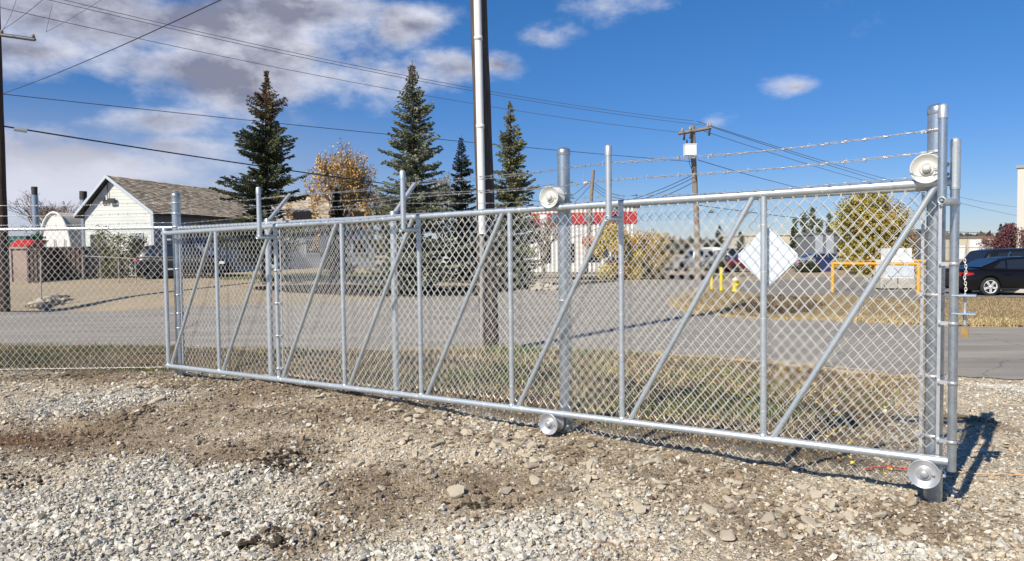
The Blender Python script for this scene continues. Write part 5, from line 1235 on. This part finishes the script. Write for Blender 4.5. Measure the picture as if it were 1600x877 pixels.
# chain fence at the back right
bf = thing('yard_fence', 'grey chain link fence in front of the cream warehouse', 'fence', stand(1500, 60)); pr = None
for px in (1470, 1490, 1510, 1530, 1550):
    q = stand(px, 60); tp = q + Vector((0, 0, 1.7)); mb = MB(); mb.tube([q, tp], .04, 6); mb.build('post', PVCG, bf)
    if pr is not None: mb = MB(); mb.tube([pr, tp], .03, 5); mb.build('top_rail', PVCG, bf)
    pr = tp
chain_link('chain_link_mesh', stand(1470, 60), stand(1550, 60), -.1, -.1, 1.6, 1.6, bf, r=.007, cell=.2, barbs=False)

# ------------------------------------------------------------------ barrier, bollards, transformer box
bar = thing('safety_barrier', 'orange-yellow pipe barrier round the white utility cabinet', 'barrier', gp(1301, 457)); A = gp(1301, 457); zt = at(1301, 409, A.y).z - .02
Bq = gp(1435, 462); Cq = gp(1365, 447); Dq = Vector((Bq.x + (Cq.x - A.x), Bq.y + (Cq.y - A.y), -.1))
for q in (A, Bq, Cq, Dq):
    mb = MB(); mb.tube([Vector((q.x, q.y, -.2)), Vector((q.x, q.y, zt))], .075, 14); mb.build('post', ORANGE, bar)
for a, b in ((A, Bq), (Cq, Dq), (A, Cq), (Bq, Dq)):
    mb = MB(); mb.tube([Vector((a.x, a.y, zt - .06)), Vector((b.x, b.y, zt - .06))], .06, 12); mb.build('rail', ORANGE, bar)
cY = (A.y + Dq.y) / 2 + .3
cb = thing('utility_cabinet', 'white metal utility cabinet standing on two concrete blocks inside the barrier', 'cabinet', at(1407, 455, cY)); x0_, x1_ = at(1384, 440, cY).x, at(1428, 440, cY).x; zc = at(1405, 435, cY).z; zt2 = at(1405, 388, cY).z
mb = MB(); mb.bbox((x0_, cY, zc), (x1_, cY + .9, zc + (zt2 - zc) * .62)); mb.build('cabinet_body', WHITEP, cb)
mb = MB(); mb.bbox((x0_ + .18, cY + .15, zc + (zt2 - zc) * .62), (x1_ - .02, cY + .8, zt2)); mb.build('cabinet_hood', WHITEP, cb)
mb = MB(); mb.bbox((x0_ + .05, cY - .02, zc + .08), ((x0_ + x1_) / 2 - .01, cY - .003, zc + (zt2 - zc) * .55)); mb.build('cabinet_door', SIGNW, cb)
mb = MB(); mb.bbox(((x0_ + x1_) / 2 + .01, cY - .02, zc + .08), (x1_ - .05, cY - .003, zc + (zt2 - zc) * .55)); mb.build('cabinet_door', SIGNW, cb)
for x, lab in ((at(1375, 450, cY).x, 'left concrete block under the white cabinet'), (at(1403.5, 450, cY).x, 'right concrete block under the white cabinet')):
    mb = MB(); w_ = 26 * cY / F; mb.bbox((x, cY - .1, -.15), (x + w_, cY + 1.0, zc - .01)); o = mb.build('concrete_block', CONC); bv = o.modifiers.new('bevel', 'BEVEL'); bv.width = .03; tag(o, lab, 'concrete block')
for px, yb, yt, r, lab in ((1112, 453, 426, .075, 'left yellow bollard beside the far pole'), (1127, 455, 420, .08, 'taller middle yellow bollard beside the far pole')):
    q = gp(px, yb); zt = at(px, yt, q.y).z; mb = MB(); mb.tube([q - Vector((0, 0, .1)), Vector((q.x, q.y, zt))], r, 14); mb.lathe((q.x, q.y, zt), (0, 0, 1), [(0, r), (r * .5, r * .85), (r * .8, r * .5), (r, 0)], 14); tag(mb.build('bollard', YELLOW), lab, 'bollard')
q = gp(1149, 455); hy = thing('fire_hydrant', 'yellow fire hydrant with a white bonnet right of the bollards', 'hydrant', q)
mb = MB(); mb.lathe(q, (0, 0, 1), [(-.05, .17), (.05, .17), (.06, .12), (.42, .12), (.44, .15), (.49, .15)], 16); mb.tube([q + Vector((-.17, 0, .34)), q + Vector((.17, 0, .34))], .05, 10); mb.tube([q + Vector((0, -.2, .30)), q], .075, 10); mb.build('barrel', YELLOW, hy)
mb = MB(); mb.lathe(q, (0, 0, 1), [(.491, .14), (.54, .12), (.58, .06), (.59, .03), (.63, .03), (.63, 0)], 16); mb.build('bonnet', WHITEP, hy)

# ------------------------------------------------------------------ vehicles
def vehicle(label, name, loc, rotz, L, Wd, roof, belt, prof, glass_poly, m, wheel_r=.34, wb=(.18, .82), clear=.2, rims='multi', tail=True, detail=True, bed=None, cat='car', chrome_trim=False, hood=None):
    """built along +x (nose at +L); prof = roofline points (x, z) from tail to nose, belt = list of (x,z)"""
    t = thing(name, label, cat, (0, 0, 0))
    xs = sorted(set(list(np.linspace(0, L, 49)) + [q[0] for q in belt])); wx = [L * wb[0], L * wb[1]]; ar = wheel_r * 1.13
    bz = lambda x: float(np.interp(x, [q[0] for q in belt], [q[1] for q in belt])); rz_ = lambda x: float(np.interp(x, [q[0] for q in prof], [q[1] for q in prof]))
    def hw(x): e = min(x, L - x); return Wd / 2 * (1 - .16 * max(0, 1 - e / .55) ** 2.2)
    mb = MB(); K = 7; V = []
    for x in xs:
        zb = clear + .12 * max(0, 1 - min(x, L - x) / .4) ** 1.5
        for w_ in wx:
            if abs(x - w_) < ar: zb = max(zb, wheel_r + math.sqrt(ar * ar - (x - w_) ** 2))
        w_ = hw(x); zt = bz(x); zm = zb + (zt - zb) * .5; zb = min(zb, zt - .08); zm = max(zb + .02, (clear + zt) / 2 + .05) if zb < (clear + zt) / 2 else zb + (zt - zb) * .4
        sec = [(w_ * .93, zb), (w_ * .995, zb + (zm - zb) * .4), (w_, zm), (w_ * .985, zm + (zt - zm) * .55), (w_ * .93, zt - .015), (w_ * .80, zt + .012), (0, zt + .035)]
        V.extend([(x, -a, b) for a, b in sec] + [(x, a, b) for a, b in sec[::-1][1:]])
    n = 2 * K - 1; Fs = [(i * n + k, (i + 1) * n + k, (i + 1) * n + k + 1, i * n + k + 1) for i in range(len(xs) - 1) for k in range(n - 1)]; mb.add(V, Fs, True); mb.add(V[:n], [tuple(range(n))]); mb.add(V[-n:], [tuple(range(n))]); 
    # cabin
    gx = [q[0] for q in prof]; cx = sorted(set(list(np.linspace(gx[0], gx[-1], 26)) + gx)); V = []
    for x in cx:
        b = bz(x) - .01; z = max(rz_(x), b + .002); w0 = hw(x) * .95; w1 = w0 - (z - b) * .30; V.extend([(x, -w0, b), (x, -w1, z - .04 if z - b > .05 else z), (x, -w1 * .85, z), (x, 0, z + .02), (x, w1 * .85, z), (x, w1, z - .04 if z - b > .05 else z), (x, w0, b)])
    mb.add(V, [(i * 7 + k, (i + 1) * 7 + k, (i + 1) * 7 + k + 1, i * 7 + k + 1) for i in range(len(cx) - 1) for k in range(6)], True)
    P = []
    def part(name_, mb_, m_, par=t): o_ = mb_.build(name_, m_, par, fix=True); return o_
    part('body', mb, m)
    ub = MB(); ub.bbox((.25, -Wd * .36, clear + .02), (L - .25, Wd * .36, clear + .35)); part('underbody', ub, TYRE)
    for sgn in (-1, 1):
        for gpoly in glass_poly:
            g = MB(); pts = []
            for (x, z) in gpoly:
                b = bz(x) - .01; w0 = hw(x) * .95; w1 = w0 - (z - b) * .30; pts.append(Vector((x, sgn * (w1 + .004), z)))
            g.prism(pts, (0, sgn * .008, 0)); part('side_window', g, GLASS)
        for w_ in wx:
            y = sgn * (hw(w_) - .03); wh = MB(); wh.lathe((w_, y, wheel_r), (0, sgn, 0), [(-.2, wheel_r * .6), (-.2, wheel_r * .95), (-.17, wheel_r), (-.02, wheel_r), (.005, wheel_r * .94), (0, wheel_r * .72)], 26); tw = part('wheel', wh, TYRE)
            if detail:
                rm = MB(); rr = wheel_r * .72; rm.lathe((w_, y, wheel_r), (0, sgn, 0), [(-.01, rr * .93), (.004, rr), (.006, rr * .97), (-.015, rr * .88)], 26)
                for k in range(10):
                    a = 2 * math.pi * k / 10 + (.13 if k % 2 else -.13); d = Vector((math.cos(a), 0, math.sin(a))); e = Vector((math.cos(a + .12 * (1 if k % 2 else -1)), 0, math.sin(a + .12 * (1 if k % 2 else -1)))); c = Vector((w_, y + sgn * .0, wheel_r)); s_ = Vector((-d.z, 0, d.x)) * rr * .12
                    p0, p1 = c + d * rr * .12, c + e * rr * .93; rm.prism([p0 - s_, p0 + s_, p1 + s_ * .9, p1 - s_ * .9], (0, sgn * .012, 0))
                rm.lathe((w_, y, wheel_r), (0, sgn, 0), [(.0, rr * .2), (.018, rr * .18), (.02, 0)], 14); part('rim', rm, ALLOY, tw)
                bk = MB(); bk.lathe((w_, y - sgn * .03, wheel_r), (0, sgn, 0), [(0, rr * .9), (0, 0)], 20); part('brake_disc', bk, BLACKR, tw)
        if detail:
            h = MB(); zb = bz(L * .4) - .14
            for x in (L * .30, L * .52): h.tube([(x, sgn * (hw(x) + .008), zb), (x + .2, sgn * (hw(x) + .012), zb)], .013, 6)
            part('door_handle', h, CHROME if chrome_trim else m)
            sk = MB(); sk.tube([(L * .27, sgn * (hw(L * .3) + .0), clear + .06), (L * .75, sgn * hw(L * .7), clear + .06)], .03, 6); part('sill', sk, BLACKR)
            mr = MB(); xm = L * .66; mr.box((xm, sgn * (Wd / 2 + .08), bz(xm) + .08), (.12, .18, .13)); part('mirror', mr, m)
        if tail:
            tl = MB(); z = bz(.1) - .16; q = [(-.012, sgn * Wd * .30, z - .06), (-.012, sgn * Wd * .30, z + .07), (.05, sgn * hw(.06) * 1.01, z + .08), (.34, sgn * hw(.34) * 1.005, z + .06), (.36, sgn * hw(.34) * 1.005, z + .0), (.05, sgn * hw(.06) * 1.012, z - .07)]
            tl.add(q + [(a + .03, b * .96, c) for a, b, c in q], [(0, 1, 2, 5), (2, 3, 4, 5), (0, 6, 7, 1), (1, 7, 8, 2), (2, 8, 9, 3), (3, 9, 10, 4), (4, 10, 11, 5), (5, 11, 6, 0)]); part('tail_lamp', tl, REDL)
            hl = MB(); z = bz(L - .1) - .13; hl.box((L - .12, sgn * hw(L - .12) * .86, z), (.26, .34, .14)); part('headlight', hl, AMBER)
    # front and rear glass
    if prof[0][1] - bz(prof[0][0]) < .1 or True:
        (xa, za), (xb, zb) = prof[0], prof[1]; wa, wb_ = hw(xa) * .82, (hw(xb) * .95 - (zb - bz(xb)) * .3) * .88; g = MB(); up = Vector((-(zb - za), 0, xb - xa)).normalized() * .012; g.prism([Vector((xa + (xb - xa) * .08, -wa, za + (zb - za) * .08 + .02)) + up, Vector((xa + (xb - xa) * .08, wa, za + (zb - za) * .08 + .02)) + up, Vector((xb - (xb - xa) * .08, wb_, zb - (zb - za) * .08)) + up, Vector((xb - (xb - xa) * .08, -wb_, zb - (zb - za) * .08)) + up], up); part('rear_window', g, GLASS)
        (xa, za), (xb, zb) = prof[-1], prof[-2]; wa, wb_ = hw(xa) * .82, (hw(xb) * .95 - (zb - bz(xb)) * .3) * .88; up = Vector((zb - za, 0, xa - xb)).normalized() * .012; g = MB(); g.prism([Vector((xa + (xb - xa) * .08, -wa, za + (zb - za) * .08 + .02)) + up, Vector((xa + (xb - xa) * .08, wa, za + (zb - za) * .08 + .02)) + up, Vector((xb - (xb - xa) * .08, wb_, zb - (zb - za) * .08)) + up, Vector((xb - (xb - xa) * .08, -wb_, zb - (zb - za) * .08)) + up], up); part('windscreen', g, GLASS)
    if chrome_trim:
        for sgn in (-1, 1):
            c = MB(); gp0 = glass_poly[0]; pts = []
            for (x, z) in chrome_trim:
                b = bz(x) - .01; w1 = hw(x) * .95 - (z - b) * .30; pts.append(Vector((x, sgn * (w1 + .014), z)))
            c.tube(pts, .032, 5); part('window_trim', c, CHROME)
    if bed:
        c = MB(); c.bbox((.1, -Wd * .38, bz(.5) + .036), (bed, Wd * .38, bz(.5) + .05)); part('bed_cover', c, BLACKR)
    t.location = loc; t.rotation_euler = (0, 0, rotz); return t
sed_prof = [(.62, 1.02), (1.45, 1.38), (1.95, 1.455), (2.5, 1.46), (3.0, 1.40), (3.75, 1.0)]
sed_belt = [(0, .62), (.03, .92), (.12, 1.0), (.7, 1.02), (1.6, .96), (3.7, .94), (4.3, .86), (4.75, .72), (4.9, .45)]
sed_gl = [[(1.10, 1.05), (1.55, 1.03), (1.55, 1.33), (1.40, 1.30)], [(1.62, 1.02), (2.42, 1.0), (2.42, 1.39), (1.62, 1.355)], [(2.52, 1.0), (3.55, .99), (3.1, 1.28), (2.85, 1.375), (2.52, 1.39)]]
suv_prof = [(.10, 1.12), (.48, 1.66), (.9, 1.73), (2.4, 1.76), (3.0, 1.68), (3.75, 1.12)]
suv_belt = [(0, .55), (.02, .95), (.08, 1.12), (.6, 1.12), (2.0, 1.08), (3.7, 1.05), (4.4, .98), (4.7, .8), (4.8, .5)]
suv_gl = [[(.62, 1.20), (1.25, 1.16), (1.25, 1.60), (.80, 1.58)], [(1.33, 1.15), (2.25, 1.13), (2.25, 1.64), (1.33, 1.61)], [(2.33, 1.13), (3.5, 1.11), (3.05, 1.5), (2.85, 1.62), (2.33, 1.64)]]
q = at(1508, 458, 27.5); q.z = hz(q.x, q.y)
vehicle('glossy black sedan parked nearest the road, cut by the right edge', 'parked_car', q + Vector((0, .9, .0)), math.radians(-3), 4.9, 1.84, 1.46, sed_belt, sed_prof, sed_gl, CARB, wheel_r=.35, wb=(.20, .80))
q = at(1519, 458, 31.5); q.z = hz(q.x, q.y)
vehicle('black sport utility vehicle with chrome window trim behind the sedan', 'parked_car', q + Vector((0, .3, 0)), math.radians(-2), 4.8, 1.9, 1.76, suv_belt, suv_prof, suv_gl, CARG, wheel_r=.37, wb=(.19, .80), chrome_trim=[(.95, 1.13), (1.05, 1.22), (1.30, 1.62)])
q = stand(214, 38); vehicle('dark blue-black car parked beside the house at the left', 'parked_car', q + Vector((0, .2, 0)), math.radians(5), 4.6, 1.8, 1.7, suv_belt, suv_prof, suv_gl, CARG, wheel_r=.36, detail=False)
q = stand(684, 66); vehicle('white sport utility vehicle partly behind the narrow dark spruce', 'parked_car', q, math.radians(35), 4.8, 1.9, 1.76, suv_belt, suv_prof, suv_gl, CARW, wheel_r=.36, detail=False)
q = stand(828, 70); vehicle('white sport utility vehicle in front of the red and white building', 'parked_car', q, math.radians(15), 4.8, 1.9, 1.76, suv_belt, suv_prof, suv_gl, CARW, wheel_r=.36, detail=False)
pk_prof = [(1.9, 1.05), (2.02, 1.75), (2.4, 1.85), (3.4, 1.84), (3.7, 1.75), (4.3, 1.1)]; pk_belt = [(0, .6), (.02, 1.08), (1.9, 1.08), (4.3, 1.08), (5.2, 1.05), (5.5, .9), (5.6, .55)]; pk_gl = [[(2.15, 1.15), (2.85, 1.15), (2.85, 1.7), (2.2, 1.68)], [(2.95, 1.15), (4.0, 1.15), (3.6, 1.68), (2.95, 1.7)]]
q = stand(1044, 62); vehicle('pale silver pickup truck left of the far transformer pole', 'parked_truck', q, math.radians(14), 5.6, 1.95, 1.85, pk_belt, pk_prof, pk_gl, CARS, wheel_r=.4, detail=False, cat='pickup truck', bed=1.8)
q = stand(1098, 64); vehicle('dark pickup truck behind the yellow bollards', 'parked_truck', q, math.radians(10), 5.4, 1.95, 1.85, pk_belt, pk_prof, pk_gl, CARG, wheel_r=.4, detail=False, cat='pickup truck', bed=1.8)
q = stand(1128, 58); vehicle('dark red car nosing out left of the diamond sign', 'parked_car', q, math.radians(5), 4.6, 1.8, 1.46, sed_belt, sed_prof, sed_gl, CARR, detail=False)
q = stand(1240, 60); vehicle('silver car right of the diamond sign', 'parked_car', q, math.radians(-4), 4.7, 1.8, 1.46, sed_belt, sed_prof, sed_gl, CARS, detail=False)
q = stand(1292, 56); mb = MB(); mb.bbox((q.x - .5, q.y, q.z), (q.x + .5, q.y + .9, q.z + 1.0)); mb.prism([(q.x - .55, q.y - .05, q.z + 1.0), (q.x + .55, q.y - .05, q.z + 1.0), (q.x + .55, q.y + .95, q.z + 1.0), (q.x - .55, q.y + .95, q.z + 1.0)], (0, 0, .12)); tag(mb.build('waste_bin', BLUEP), 'navy blue waste bin left of the yellow barrier', 'bin')
q = stand(1140, 75, 400); vehicle('white van farther back left of the diamond sign', 'parked_van', q + Vector((-4, 0, 0)), 0, 5.0, 1.95, 1.95, pk_belt, [(.05, 1.1), (.15, 1.95), (2.4, 2.0), (3.4, 1.9), (4.3, 1.1)], pk_gl, CARW, wheel_r=.38, detail=False, cat='van')
# kerb stones at the parking edge
for k, (p0, p1) in enumerate((((1497, 457), (1560, 461)), ((1566, 461.5), (1640, 464)))):
    a, b = gp(*p0), gp(*p1); a.z = b.z = -.08; mb = MB(); d = (b - a).normalized(); s_ = Vector((-d.y, d.x, 0)) * .09; mb.prism([a - s_, a + s_, b + s_, b - s_], (0, 0, .14)); tag(mb.build('parking_kerb', CONC), ('left' if k == 0 else 'right') + ' pale concrete parking kerb in front of the black sedan', 'kerb')
print('objects', len(bpy.data.objects), 'tris', sum(len(o.data.polygons) for o in bpy.data.objects if o.type == 'MESH'))
